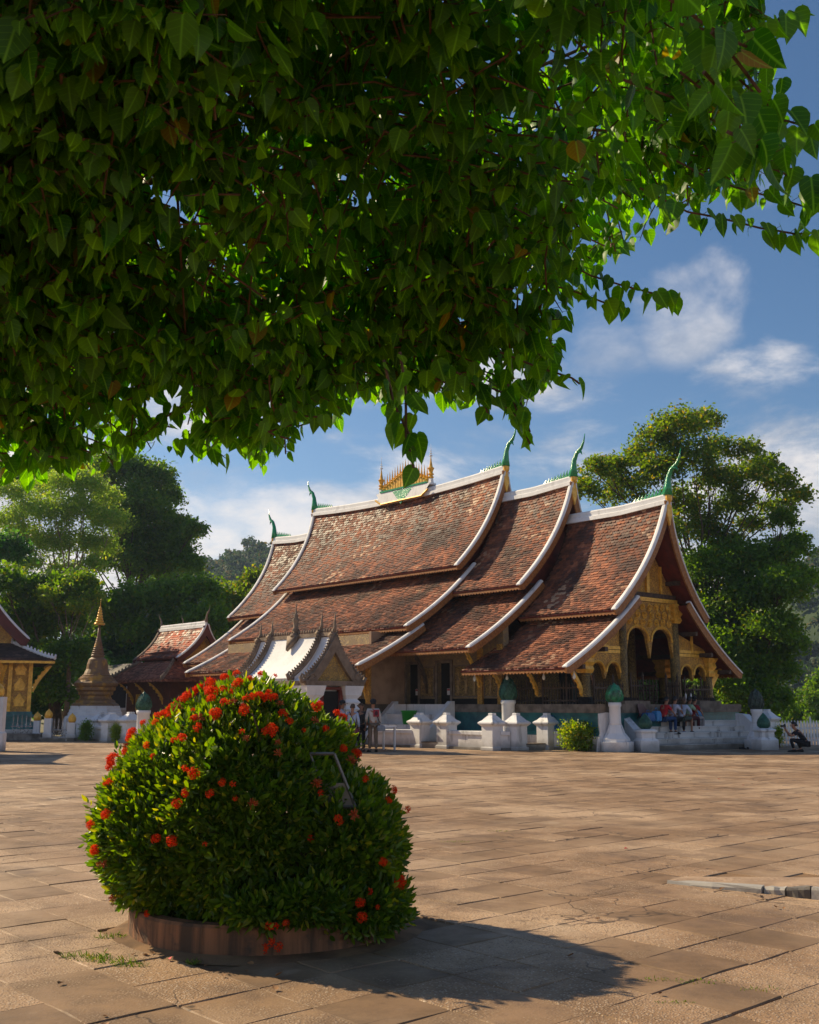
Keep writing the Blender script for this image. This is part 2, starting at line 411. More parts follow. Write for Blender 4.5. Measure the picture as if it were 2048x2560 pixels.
# ------------------------------------------------------------------ temple materials
def mat_tile(name, tint=(1.05, .90, .80), pale=.24, light=1.0):
    m = MT(name); co = world_co(m); r = m.rand()
    n = m.noise(.42, 4, .6, vec=co); n2 = m.noise(.8, 5, .65, vec=co, loc=(7, 1, 3))
    T = lambda c: tuple(a * b * light for a, b in zip(c, tint))
    col = m.ramp(m.math('ADD', m.math('MULTIPLY', r, .62), m.math('MULTIPLY', m.rng(n2, .3, .7), .38)),
                 [(0, T((.040, .020, .016))), (.25, T((.105, .048, .032))), (.5, T((.20, .085, .052))), (.75, T((.33, .135, .075))), (.92, T((.47, .21, .12))), (1, T((.52, .34, .22)))])
    k = m.math('MULTIPLY', m.rng(n, .50, .68), m.math('GREATER_THAN', m.math('FRACT', m.math('MULTIPLY', r, 13.3)), 1 - pale))
    col = m.mix(k, col, T((.58, .44, .31)))
    dk = m.math('MULTIPLY', m.rng(m.noise(.5, 5, .7, vec=co, loc=(2, 8, 5)), .46, .66), .9)
    col = m.mix(dk, col, T((.040, .024, .020)))
    fine = m.noise(30, 4, vec=co)
    col = m.mix(m.math('MULTIPLY', m.rng(fine, .5, .75), .45), col, T((.06, .035, .026)))
    m.bsdf(col, m.rng(r, 0, 1, .55, .85), 0, m.bump(fine, .4, .008), .4); return m.m
M_TILE = mat_tile('clay_roof_tile'); M_TILE_RED = mat_tile('red_clay_roof_tile', (1.7, .95, .8), .25)
M_SHEET = simple('roof_underlay', (.09, .045, .03), (.05, .03, .02), 5, .9)
M_SOFFIT = simple('red_painted_soffit', (.20, .035, .022), (.12, .025, .018), 4, .6)
M_FASCIA = simple('orange_wood_fascia', (.40, .17, .045), (.24, .09, .028), 12, .55)
def mat_gold(name, gold=(.92, .52, .075), dark=(.10, .03, .02), scale=9., amt=.5, metal=.12, rough=.42, style='carve'):
    m = MT(name); co = world_co(m)
    v = m.voro(scale, vec=co); w = m.noise(scale * 1.4, 4, .6, 2.2, vec=co)
    h = m.math('ADD', m.math('MULTIPLY', m.rng(m.math('ABSOLUTE', m.math('SUBTRACT', w, .5)), .0, .09, 1, 0), .7), m.math('MULTIPLY', m.rng(v, .1, .45, 1, 0), .5))
    k = m.rng(h, .5 - amt, .95 - amt * .6)
    col = m.mix(k, dark, m.mix(m.rng(m.noise(3, 4, vec=co), .3, .7), gold, tuple(x * .62 for x in gold)))
    m.bsdf(col, rough, m.math('MULTIPLY', k, metal), m.bump(h, .5, .03), .5); return m.m
M_GOLD = mat_gold('gilded_carving', dark=(.30, .12, .035), amt=.55)
M_GOLDP = mat_gold('gold_stencil_on_black', (.66, .42, .10), (.045, .026, .018), 13, .3)
M_GOLDW = mat_gold('worn_gold_mural', (.58, .38, .13), (.20, .13, .08), 6.5, .38, .08, .6)
M_GOLDPLAIN = simple('gold_leaf', (.94, .54, .08), (.66, .35, .05), 7, .38, .2, 30, .01, .15)
M_GREEN = simple('green_glass_mosaic', (.016, .36, .12), (.010, .20, .07), 14, .22, .4, 45, .02, spec=.7)
M_TEAL = simple('teal_glazed_plinth', (.020, .17, .18), (.012, .09, .11), 2.5, .35, .2, 20, .01, spec=.5)
M_TEALB = simple('blue_glass_mosaic', (.01, .17, .36), (.01, .10, .22), 9, .3)
M_BROWNST = simple('weathered_brown_stone', (.23, .185, .145), (.11, .088, .07), 3, .85, .4, 30, .02)
M_TANWALL = simple('tan_plaster', (.42, .27, .17), (.28, .17, .105), 1.6, .85, .2, 18, .015)
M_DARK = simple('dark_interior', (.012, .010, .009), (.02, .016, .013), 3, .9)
M_WOOD = simple('dark_weathered_wood', (.105, .068, .048), (.05, .034, .026), 8, .75, .3, 40, .01)
M_STONEG = simple('grey_brown_stucco', (.27, .20, .145), (.15, .11, .08), 3, .85, .45, 26, .02)

temple = tag(empty('temple', TO, YAW), 'large temple with sweeping tiered clay tile roofs and green finials', 'temple')
MINV = Matrix.Rotation(-YAW, 4, 'Z') @ Matrix.Translation(-TO)

def prof(T, B, ct, cz, n):
    """concave roof profile from top (t,z) to bottom (t,z), n+1 points"""
    P = []
    for i in range(n + 1):
        u = i / n; a = 2 * u * (1 - u) * ct + u * u; d = 2 * u * (1 - u) * cz + u * u
        P.append((T[0] + (B[0] - T[0]) * a, T[1] + (B[1] - T[1]) * d))
    return P
TILES = []      # (matrix, slope part, distance)
ROOFPAR = []
def edge_s(g, z): return g[0] + g[1] * (z - 2.6)
def roof_slope(root, P, side, gf, gb, sag=None, tiles=True, row=.145, colw=.19, name='roof_slope', mats=None, tile_store=None, thick=.07):
    """curved slope between two gable edges; gf/gb=(s at z 2.6, lean)"""
    P = [(side * abs(t), z) for t, z in P]; n = len(P); top, bot = [], []
    sg = sag or (lambda s, u: 0.0); ns = 8
    mb = MB(); grid = []
    for i, (t, z) in enumerate(P):
        a, b = edge_s(gf, z), edge_s(gb, z); r = []
        for j in range(ns + 1):
            s = a + (b - a) * j / ns; r.append((t, s, z + sg(s, i / (n - 1))))
        grid.append(r)
    for d, mi in ((0, 0), (-thick, 1)):
        mb.mi = mi; base = len(mb.v)
        mb.v += [(t, s, z + d) for r in grid for (t, s, z) in r]
        for i in range(n - 1):
            for j in range(ns):
                q = base + i * (ns + 1) + j; f = (q, q + 1, q + ns + 2, q + ns + 1)
                mb.f.append(f if d == 0 else f[::-1]); mb.m.append(mi)
    W_ = ns + 1; nb = n * W_
    mb.mi = 2
    for j in range(ns):
        q = (n - 1) * W_ + j; mb.f.append((q, q + 1, nb + q + 1, nb + q)); mb.m.append(1)
    for i in range(n - 1):
        for j in (0, ns):
            q = i * W_ + j; mb.f.append((q, q + W_, nb + q + W_, nb + q)); mb.m.append(1)
    o = mb.build(name, mats or [M_SHEET, M_SOFFIT], root, True)
    if not tiles: return o
    # arc length stations
    cum = [0.]
    for i in range(1, n): cum.append(cum[-1] + math.hypot(P[i][0] - P[i - 1][0], P[i][1] - P[i - 1][1]))
    def at(l):
        l = min(max(l, 0), cum[-1])
        for i in range(1, n):
            if l <= cum[i] + 1e-9:
                f = (l - cum[i - 1]) / max(1e-9, cum[i] - cum[i - 1])
                return P[i - 1][0] + (P[i][0] - P[i - 1][0]) * f, P[i - 1][1] + (P[i][1] - P[i - 1][1]) * f, (i - 1 + f) / (n - 1)
    rg = random.Random(hash((round(P[0][1], 2), round(gf[0], 2))) & 0xffff)
    nrow = int(cum[-1] / row)
    mine = []
    for k in range(nrow + 1):
        l0, l1 = max(0, k * row - .02 - row * .55), min(cum[-1] + .04, (k + 1) * row)
        t0, z0, u0 = at(l0); t1, z1, u1 = at(l1)
        dl = math.hypot(t1 - t0, z1 - z0)
        if dl < .03: continue
        ex = Vector((t1 - t0, 0, z1 - z0)).normalized()        # down slope
        nrm = Vector((-(ex.z), 0, ex.x)) ; nrm = nrm if nrm.z > 0 else -nrm
        a, b = edge_s(gf, (z0 + z1) / 2) + .1, edge_s(gb, (z0 + z1) / 2) - .1
        s = a - (colw / 2 if k % 2 else 0) - rg.uniform(0, .03)
        while s < b:
            c = s + colw / 2; s += colw
            if c < a or c > b: continue
            zz = sg(c, (u0 + u1) / 2)
            lift0, lift1 = .006, .052 + rg.uniform(-.010, .014)
            A_ = Vector((t0, c, z0 + zz)) + nrm * lift0; B_ = Vector((t1, c, z1 + zz)) + nrm * lift1 + ex * rg.uniform(-.012, .012)
            x = (B_ - A_); ln = x.length; x /= ln; y = Vector((0, 1, 0)); yaw_ = rg.gauss(0, .03); y = (y + x * yaw_).normalized(); zv = x.cross(y)
            if zv.z < 0: y = -y; zv = x.cross(y)
            m = Matrix(((x.x * ln, y.x * colw * .95, zv.x * .040, A_.x), (x.y * ln, y.y * colw * .95, zv.y * .040, A_.y), (x.z * ln, y.z * colw * .95, zv.z * .040, A_.z), (0, 0, 0, 1)))
            mine.append((m, A_))
    TILES.append((o, mine)) if tile_store is None else tile_store.append((o, mine))
    return o
# unit tile: x 0..1 down slope, y -.5...5, z thickness, rounded lower end
UT_V = [(0, -.5, 0), (0, .5, 0), (.86, -.5, 0), (.86, .5, 0), (1, -.26, 0), (1, .26, 0)]
UT_F = [(0, 2, 4, 5, 3, 1)]
_v = UT_V + [(x, y, -1) for x, y, z in UT_V]
UT_FF = [(0, 2, 4, 5, 3, 1), (2, 8, 10, 4), (4, 10, 11, 5), (5, 11, 9, 3), (0, 6, 8, 2), (3, 9, 7, 1)]
def flush_tiles(store, mat, root, n_single, cam_p=Vector((0, 0, 1.6)), MW=None):
    allt = []
    for (o, mine) in store:
        for (m, a) in mine: allt.append(((MW @ a - cam_p).length, o, m))
    allt.sort(key=lambda q: q[0])
    mb = MB(); mb.add(_v, UT_FF); me = mb.mesh('roof_tile', mat)
    for d, o, m in allt[:n_single]:
        x = link('roof_tile', me, o); x.matrix_local = m
    rest = {}
    for d, o, m in allt[n_single:]: rest.setdefault(o.name, []).append(m)
    V0 = np.array(_v, float); V0 = np.c_[V0, np.ones(len(V0))]
    for k, ms in rest.items():
        A = np.array([np.array(m) for m in ms])
        V = np.einsum('nij,kj->nki', A, V0)[:, :, :3].reshape(-1, 3)
        mq = MB(); nb = len(_v)
        faces = [tuple(i * nb + q for q in f) for i in range(len(ms)) for f in UT_FF]
        m2 = bpy.data.meshes.new('roof_tiles'); m2.from_pydata(V.tolist(), [], faces); m2.materials.append(mat); m2.update()
        x = link('roof_tiles', m2, bpy.data.objects[k]); x['kind'] = 'stuff'
def barge(root, P, side, g, out, mcap=None, mboard=None, cap_h=.135, cap_w=.22, board=.23, name='bargeboard', tip=.16, sag0=0):
    """white capped board along a gable edge; out=-1 front, +1 back"""
    P = [(side * abs(t), z) for t, z in P]
    # extend a little past the eave
    (ta, za), (tb, zb) = P[-2], P[-1]; ln = math.hypot(tb - ta, zb - za)
    P = P + [(tb + (tb - ta) / ln * tip, zb + (zb - za) / ln * tip * .55)]
    wh, bd = MB(), MB(); R1, R2 = [], []
    for i, (t, z) in enumerate(P):
        a = P[max(0, i - 1)]; b = P[min(len(P) - 1, i + 1)]
        d = Vector((b[0] - a[0], 0, b[1] - a[1])).normalized(); n = Vector((-d.z, 0, d.x)); n = n if n.z > 0 else -n
        if abs(n.z) < 1e-3 and n.x * side < 0: n = -n
        if n.x * side < 0: n = -n
        s = edge_s(g, z); p = Vector((t, s, z)); o = Vector((0, out, 0))
        c0, c1 = p + n * .035, p + n * cap_h
        tp = .55 if i == len(P) - 1 else 1
        R1.append([c0 + o * .09, c0 - o * (cap_w - .09), p + n * (cap_h * .8 * tp) - o * (cap_w - .09), c1 * 1 - n * (cap_h * (1 - tp)) - o * (cap_w - .16), c1 - n * (cap_h * (1 - tp)) + o * .03, p + n * (cap_h * .75 * tp) + o * .09])
        dn = board * (.75 if i == len(P) - 1 else 1)
        q0, q1 = p + n * .034, p - n * dn
        R2.append([q0 + o * .06, q1 + o * .05, q1 - o * .02, q0 - o * .02])
    wh.sweep(R1); bd.sweep(R2)
    x = wh.build(name, mcap or M_WHITE2, root)
    y = bd.build('gilded_edge_board', mboard or M_FASCIA, x); return x
def fascia(root, P, side, gf, gb, depth=.2, mat=None):
    t, z = P[-1]; t = side * abs(t); a, b = edge_s(gf, z) + .05, edge_s(gb, z) - .05; mb = MB()
    n = max(2, int((b - a) / .16))
    for i in range(n):        # fringe of small hanging teeth
        s0 = a + (b - a) * i / n; s1 = a + (b - a) * (i + 1) / n; sm = (s0 + s1) / 2; x0, x1 = t - side * .05, t - side * .015
        mb.add([(x1, s0, z - .02), (x1, s1, z - .02), (x1, s1, z - depth * .7), (x1, sm, z - depth), (x1, s0, z - depth * .7), (x0, s0, z - .02), (x0, s1, z - .02), (x0, s1, z - depth * .7), (x0, sm, z - depth), (x0, s0, z - depth * .7)],
               [(0, 1, 2, 3, 4), (9, 8, 7, 6, 5), (2, 7, 8, 3), (3, 8, 9, 4)])
    return mb.build('eave_fascia', mat or M_FASCIA, root)
def finial(root, s, z, out, mat, scale=1., fins=True, lean=0):
    k = scale; mb = MB()
    pts = [(0, s, z), (0, s + out * .02 * k, z + .35 * k), (0, s + out * .06 * k, z + .68 * k), (0, s + out * .20 * k, z + .98 * k), (0, s + out * .46 * k, z + 1.17 * k), (0, s + out * .60 * k, z + 1.42 * k), (0, s + out * .68 * k, z + 1.76 * k)]
    mb.tube(pts, [.19 * k, .14 * k, .10 * k, .085 * k, .07 * k, .04 * k, .010 * k], 8)
    mb.tube([(0, s + out * .24 * k, z + 1.05 * k), (0, s + out * .44 * k, z + 1.02 * k), (0, s + out * .5 * k, z + .88 * k)], [.08 * k, .05 * k, .01 * k], 6)
    o = mb.build('ridge_finial', mat, root, True)
    if fins:
        f = MB()
        for i in range(9):
            q = s - out * (.16 + i * .17) * k; hh = (.42 - i * .038) * k
            f.add([(-.05 * k, q, z - .06), (.05 * k, q, z - .06), (.05 * k, q - out * .2 * k, z - .06 - i * .01), (-.05 * k, q - out * .2 * k, z - .06 - i * .01), (0, q + out * .02, z + hh)],
                  [(0, 1, 4), (1, 2, 4), (2, 3, 4), (3, 0, 4), (0, 3, 2, 1)])
        f.build('finial_crest', mat, o)
    return o
def ridge_cap(root, zf, a, b, w=.15, h=.26, mat=None):
    mb = MB(); rings = []
    for i in range(15):
        s = a + (b - a) * i / 14; z = zf(s)
        rings.append([(-w - .05, s, z - .16), (w + .05, s, z - .16), (w + .03, s, z), (w * .72, s, z + .03), (w * .72, s, z + h - .06), (w * .4, s, z + h), (-w * .4, s, z + h), (-w * .72, s, z + h - .06), (-w * .72, s, z + .03), (-w - .03, s, z)])
    mb.sweep(rings); return mb.build('ridge_cap', mat or M_WHITE2, root)

# ------------------------------------------------------------------ temple roofs
K, K0 = .068, .097
SEC = [  # front edge, back edge, tiers
    dict(gf=(0., -K0), gb=(4.75, -K), tiers=[((0, 9.36), (2.925, 4.998), .2, .55), ((1.62, 5.50), (5.5, 2.857), .44, .58)], back=[None, (5.35, -.35)], front_cap=True, back_cap=False, back_fin=False),
    dict(gf=(4.536, -K), gb=(8.7, -K), tiers=[((0, 10.847), (3.063, 6.268), .2, .55), ((1.80, 6.46), (5.745, 3.703), .44, .58)], back=[None, (9.9, 0)], front_cap=True, back_cap=False, back_fin=False),
    dict(gf=(8.492, -K), gb=(21.623, K), tiers=[((0, 11.98), (2.74, 7.466), .2, .55), ((1.70, 7.58), (5.439, 4.74), .42, .58), ((4.60, 4.80), (7.87, 3.088), .46, .56)], back=[None, None, None], front_cap=True, back_cap=True, back_fin=True),
    dict(gf=(21.3, K), gb=(25.554, K), tiers=[((0, 10.847), (3.063, 6.268), .2, .55), ((1.80, 6.46), (5.745, 3.703), .44, .58)], back=[None, None], front_cap=False, back_cap=True, back_fin=True),
]
for si, S in enumerate(SEC):
    P = None
    for ti, (T, B, ct, cz) in enumerate(S['tiers']):
        PP, P = P, prof(T, B, ct, cz, 14)
        gb = S['back'][ti] or S['gb']; gf = S['gf']
        sag = None
        if ti == 0:
            a, b = edge_s(gf, T[1]), edge_s(gb, T[1]); amp = .10 + .012 * (b - a)
            two = S['front_cap'] and S['back_cap']
            if two: sag = lambda s, u, a=a, b=b, amp=amp: -amp * (1 - u) * (1 - (2 * (s - a) / (b - a) - 1) ** 2)
            elif S['front_cap']: sag = lambda s, u, a=a, b=b: -.16 * (1 - u) * min(1, max(0, (s - a) / 2.2))
            else: sag = lambda s, u, a=a, b=b: -.16 * (1 - u) * min(1, max(0, (b - s) / 2.2))
            ridge_cap(temple, lambda s: T[1] + sag(s, 0), a + .02, b - .02)
            if S['front_cap']: finial(temple, a - .02, T[1] + .2, -1, M_GREEN)
            if S['back_cap']: finial(temple, b + .02, T[1] + .2, 1, M_GREEN)
        for side in (-1, 1):
            roof_slope(temple, P, side, gf, gb, sag, tiles=(side == -1))
            fascia(temple, P, side, gf, gb)
            if S['front_cap']: barge(temple, P, side, gf, -1)
            if S['back_cap']: barge(temple, P, side, gb, 1)
        if ti > 0:          # plaster band between the tiers
            for side in (-1, 1):
                mb = MB(); t = side * (T[0] + .06); a, b = edge_s(gf, T[1]) + (.25 if ti == 2 else 1.0), edge_s(gb, T[1]) - (.35 if S['back_cap'] else 0)
                ztop = float(np.interp(T[0] + .06, [q[0] for q in PP], [q[1] for q in PP])) - (.34 if ti == 2 else .2)
                mb.box(min(t, t - side * .15), max(t, t - side * .15), a, b, T[1] - .25, max(ztop, T[1] - .1))
                mb.build('clerestory_wall', M_TANWALL, temple)
    # gilded king piece at the gable tops
    for f, g, out in ((S['front_cap'], S['gf'], -1), (S['back_cap'], S['gb'], 1)):
        if f:
            z = S['tiers'][0][0][1]; s = edge_s(g, z) + out * .07; mb = MB()
            mb.add([(-.13, s, z + .3), (.13, s, z + .3), (.16, s, z - .55), (0, s, z - 1.0), (-.16, s, z - .55), (-.13, s - out * .08, z + .3), (.13, s - out * .08, z + .3), (.16, s - out * .08, z - .55), (0, s - out * .08, z - 1.0), (-.16, s - out * .08, z - .55)],
                   [(0, 1, 2, 3, 4), (9, 8, 7, 6, 5), (0, 5, 6, 1), (1, 6, 7, 2), (2, 7, 8, 3), (3, 8, 9, 4), (4, 9, 5, 0)])
            mb.ball((0, s, z + .12), (.17, .1, .22)); mb.build('gable_ornament', M_GOLDPLAIN, temple)
flush_tiles(TILES, M_TILE, temple, 300, MW=Matrix.Translation(TO) @ Matrix.Rotation(YAW, 4, 'Z'))

# gable infill behind the upper bargeboards of the inner sections (dark boards)
for g, z0, z1, w in ((4.95, 6.3, 10.3, 2.6), (8.95, 7.5, 11.4, 2.3), (21.2, 7.5, 11.4, 2.3), (25.2, 6.3, 10.3, 2.6)):
    mb = MB(); P = prof((0, z1), (w, z0), .2, .55, 8)
    pts = [(-t, z) for t, z in P[::-1]] + P[1:]
    mb.add([(t, g, z) for t, z in pts] + [(t, g + .1, z) for t, z in pts], [tuple(range(len(pts))), tuple(range(2 * len(pts) - 1, len(pts) - 1, -1))])
    mb.build('gable_wall', M_SOFFIT, temple)

# central ridge ornament
orn = MB(); zr = 12.12; s0, s1 = 12.75, 16.6; sc_ = (s0 + s1) / 2; NB = 17
for i in range(NB):
    u = i / (NB - 1); s = s0 + .32 + (s1 - s0 - .64) * u; hgt = .26 + .62 * (1 - abs(2 * u - 1)) ** .9
    orn.cbox(0, s, zr + hgt / 2, .12, .15, hgt)
    orn.lathe([(.11, zr + hgt), (.13, zr + hgt + .05), (.07, zr + hgt + .1), (.11, zr + hgt + .16), (.05, zr + hgt + .2), (.03, zr + hgt + .4), (.006, zr + hgt + .72)], 8, 0, s)
for s in (s0 + .05, s1 - .05):
    orn.lathe([(r_, zr + .1 + z_ * .68) for r_, z_ in ((.1, .3), (.15, .4), (.08, .5), (.16, .62), (.08, .72), (.13, .95), (.17, 1.05), (.09, 1.15), (.05, 1.5), (.018, 1.9))], 10, 0, s)
ornament = orn.build('ridge_ornament', M_GOLDPLAIN, temple)
mb = MB()
for s in (s0 + .05, s1 - .05):
    for q in range(4): mb.lathe([(.09 - q * .02, zr + 1.42 + q * .11), (.075 - q * .018, zr + 1.46 + q * .11)], 8, 0, s)
    mb.lathe([(.012, zr + 1.35), (.006, zr + 2.05)], 5, 0, s)
mb.build('parasol_tip', M_WHITE2, ornament)
mb = MB()
for x in (-.2, .2):
    mb.add([(x, s0 - .1, zr + .05), (x, s1 + .1, zr + .05), (x * 1.5, s1 - .35, zr - .52), (x * 1.5, s0 + .35, zr - .52)], [(0, 1, 2, 3)])
mb.box(-.2, .2, s0 - .1, s1 + .1, zr - .02, zr + .06)
mb.sweep([[(-.1, s0 - .06, zr), (.1, s0 - .06, zr), (.1, s0 + .16, zr), (-.1, s0 + .16, zr)], [(-.07, s0 - .02, zr + .35), (.07, s0 - .02, zr + .35), (.07, s0 + .12, zr + .35), (-.07, s0 + .12, zr + .35)]])
mb.sweep([[(-.1, s1 - .16, zr), (.1, s1 - .16, zr), (.1, s1 + .06, zr), (-.1, s1 + .06, zr)], [(-.07, s1 - .12, zr + .35), (.07, s1 - .12, zr + .35), (.07, s1 + .02, zr + .35), (-.07, s1 + .02, zr + .35)]])
mb.build('ornament_base', M_WHITE2, ornament)
mb = MB()
mb.add([(-.22, sc_ - .75, zr + .02), (-.22, sc_ + .75, zr + .02), (-.34, sc_, zr - .72), (-.17, sc_ - .75, zr + .02), (-.17, sc_ + .75, zr + .02), (-.29, sc_, zr - .72)], [(0, 2, 1), (3, 4, 5), (0, 3, 5, 2), (1, 2, 5, 4)])
mb.box(-.23, .23, s0 + .2, s1 - .2, zr + .07, zr + .16)
mb.build('green_shield', M_GREEN, ornament)
mb = MB(); mb.tube([(-.31, s0 - .05, zr - .28), (-.33, s0 + .4, zr - .55), (-.33, s1 - .4, zr - .55), (-.31, s1 + .05, zr - .28)], .045, 6)
mb.build('gold_trim', M_GOLDPLAIN, ornament)
# ------------------------------------------------------------------ temple body
FL = 1.6       # floor level
# plinth (narrow part under the porch and front hall, wide part under the nave)
def plinth(t, s0, s1, name):
    mb = MB()
    for z0, z1, d, mi in ((0, .5, .12, 0), (.5, .62, .06, 1), (.62, 1.22, 0, 1), (1.22, 1.30, .06, 1), (1.30, FL, .14, 2)):
        mb.mi = mi; mb.box(-t - d, t + d, s0 - d, s1 + d, z0, z1 + (.0 if z1 == FL else .001))
    return mb.build(name, [M_WHITE_STEP, M_TEAL, M_BROWNST], temple)
plinth(4.42, -.45, 10.2, 'plinth'); plinth(6.25, 10.42, 21.4, 'plinth'); plinth(4.42, 21.7, 25.2, 'plinth')
# little blue mosaic stupa on the plinth side
mb = MB()
for q, (s, r, h) in enumerate(((1.6, .34, .5), (2.15, .2, .22), (1.1, .2, .22))): mb.add([(-4.56, s - r, .72), (-4.56, s + r, .72), (-4.56, s + r * .5, .72 + h * .45), (-4.56, s, .72 + h), (-4.56, s - r * .5, .72 + h * .45), (-4.41, s - r, .72), (-4.41, s + r, .72), (-4.41, s + r * .5, .72 + h * .45), (-4.41, s, .72 + h), (-4.41, s - r * .5, .72 + h * .45)], [(0, 1, 2, 3, 4), (1, 6, 7, 2), (2, 7, 8, 3), (3, 8, 9, 4), (4, 9, 5, 0)])
mb.build('mosaic_emblem', M_TEALB, temple)

M_RELIEF = simple('worn_gilt_relief', (.40, .26, .10), (.16, .10, .05), 9, .6, .5, 40, .02)
M_STUCCO = mat_gold('stencilled_stucco', (.56, .38, .14), (.25, .18, .12), 5.5, .30, .05, .7)
def wall_with_doors(t, s0, s1, z1, doors, mat, name='side_wall'):
    """near wall in the plane t, built of piers, a lintel band and recessed doors"""
    mb = MB(); cur = s0
    for (a, b, h) in sorted(doors):
        mb.box(t, t + .3, cur, a, FL - .02, z1); mb.box(t, t + .3, a, b, FL + h, z1); cur = b
    mb.box(t, t + .3, cur, s1, FL - .02, z1)
    w = mb.build(name, mat, temple)
    for (a, b, h) in doors:
        d = MB(); d.box(t + .2, t + .24, a, b, FL, FL + h); dr = d.build('door_leaf', M_DARK, temple)
        f = MB(); f.box(t - .06, t + .1, a - .12, a, FL, FL + h + .12); f.box(t - .06, t + .1, b, b + .12, FL, FL + h + .12); f.box(t - .058, t + .1, a, b, FL + h, FL + h + .12)
        f.build('door_frame', M_STONEG, dr)
        e = MB(); e.box(t + .02, t + .06, a, a + .05, FL, FL + h); e.build('gilded_jamb', M_GOLDPLAIN, dr)
        n = MB(); n.mi = 0; n.cbox(t + .17, (a + b) / 2 - .08, FL + .5, .02, .17, .26); n.mi = 1; n.cbox(t + .159, (a + b) / 2 - .08, FL + .58, .006, .15, .07)
        n.build('paper_notice', [M_PAPER, M_REDPRINT], dr)
    return w
M_PAPER = simple('white_paper', (.78, .76, .74), (.7, .68, .66), 8, .8); M_REDPRINT = simple('red_print', (.5, .06, .06), (.4, .05, .05), 8, .8)
wall_with_doors(-4.0, 4.4, 10.3, 4.6, [(7.35, 8.13, 1.66), (10.05 - .75, 10.05, 1.66)], M_STUCCO)
wall_with_doors(-5.9, 10.3, 21.3, 4.5, [(14.6, 15.4, 1.7)], M_STUCCO)
wall_with_doors(-4.0, 21.3, 25.0, 4.6, [], M_STUCCO)
mb = MB(); mb.box(-5.9, -3.7, 10.15, 10.29, FL, 4.6); mb.box(-3.7, 3.7, 10.2, 10.3, FL, 4.3); mb.box(-1.7, 1.7, 10.2, 10.3, 4.3, 6.2)
mb.build('nave_end_wall', M_TANWALL, temple)
mb = MB(); mb.box(3.7, 4.0, 4.4, 25, FL, 4.6); mb.box(5.6, 5.9, 10.3, 21.3, FL, 4.5); mb.box(-4, 4, 24.9, 25.1, FL, 4.3); mb.box(-1.7, 1.7, 24.9, 25.1, 4.3, 6.2); mb.build('far_wall', M_TANWALL, temple)
mb = MB(); mb.box(-4.0, 4.0, 4.3, 4.42, FL, 3.45); mb.box(-2.4, 2.4, 4.3, 4.42, 3.45, 4.6); mb.box(-1.5, 1.5, 4.3, 4.42, 4.6, 6.2); mb.build('porch_back_wall', M_GOLDP, temple)
mb = MB(); mb.box(-.85, .85, 4.22, 4.3, FL, 4.1); dr = mb.build('porch_door', M_DARK, temple)
# dark skirting and raised relief panels on the near wall
mb = MB(); mb.box(-4.05, -3.98, 4.45, 7.3, FL, FL + .22); mb.box(-4.05, -3.98, 8.2, 9.24, FL, FL + .22); mb.box(-4.05, -3.98, 10.12, 10.29, FL, FL + .22); mb.box(-5.96, -5.88, 10.32, 14.5, FL, FL + .22)
mb.build('dark_skirting', M_DARK, temple)
for a, b in ((4.75, 5.4), (5.75, 7.1), (8.35, 9.15), (10.75, 12.0), (12.3, 13.6)):
    t = -4.0 if a < 10 else -5.9
    p = MB(); p.box(t - .035, t, a, b, FL + .32, FL + 1.5); pn = p.build('wall_panel', M_GOLDP, temple)
    fr = MB()
    for q in ((a - .05, a, FL + .27, FL + 1.55), (b, b + .05, FL + .27, FL + 1.55)): fr.box(t - .06, t, *q)
    for q in ((FL + .27, FL + .32), (FL + 1.5, FL + 1.55)): fr.box(t - .061, t, a, b, *q)
    fr.build('panel_frame', M_STONEG, pn)
    n = max(1, int((b - a) / .38)); rg = random.Random(int(a * 10))
    for k in range(n):          # standing deity reliefs
        sx = a + (k + .5) * (b - a) / n; f = MB(); z = FL + .4
        f.sweep([[(t - .06, sx - w_, z + zz), (t - .06, sx + w_, z + zz), (t - .03, sx + w_, z + zz), (t - .03, sx - w_, z + zz)] for w_, zz in ((.10, 0), (.06, .12), (.08, .3), (.06, .42), (.12, .56), (.10, .62), (.045, .68), (.06, .75), (.04, .82), (.008, .95))])
        f.build('figure_relief', M_RELIEF, pn)
# engaged gilded pilasters
for s, t in ((10.22, -5.93), (12.15, -5.93), (4.5, -4.05), (5.58, -4.05)):
    mb = MB(); mb.box(t - .1, t, s - .13, s + .13, FL, 3.9); mb.build('pilaster', M_GOLD, temple)

# porch columns
def column(t, s, z1, w=.2, name='porch_column'):
    mb = MB(); mb.lathe([(w * 1.15, FL), (w * 1.15, FL + .28), (w, FL + .34), (w * .93, z1 - .75)], 12, t, s, math.pi / 12)
    c = mb.build(name, M_GOLDP, temple, True)
    k = MB(); k.sqlathe([(w * .95, z1 - .75), (w * 1.25, z1 - .62), (w * 1.05, z1 - .5), (w * 1.4, z1 - .36), (w * 1.2, z1 - .22), (w * 1.65, z1 - .05), (w * 1.65, z1)], t, s)
    k.build('lotus_capital', M_GOLDPLAIN, c)
    b = MB(); b.lathe([(w * 1.3, FL - .01), (w * 1.3, FL + .2), (w * 1.16, FL + .26)], 12, t, s); b.build('column_base', M_DARK, c)
for t in (-3.93, -1.7, 1.7, 3.93):
    for s in (.5, 2.6): column(t, s, 5.5 if abs(t) < 2 else 3.45)
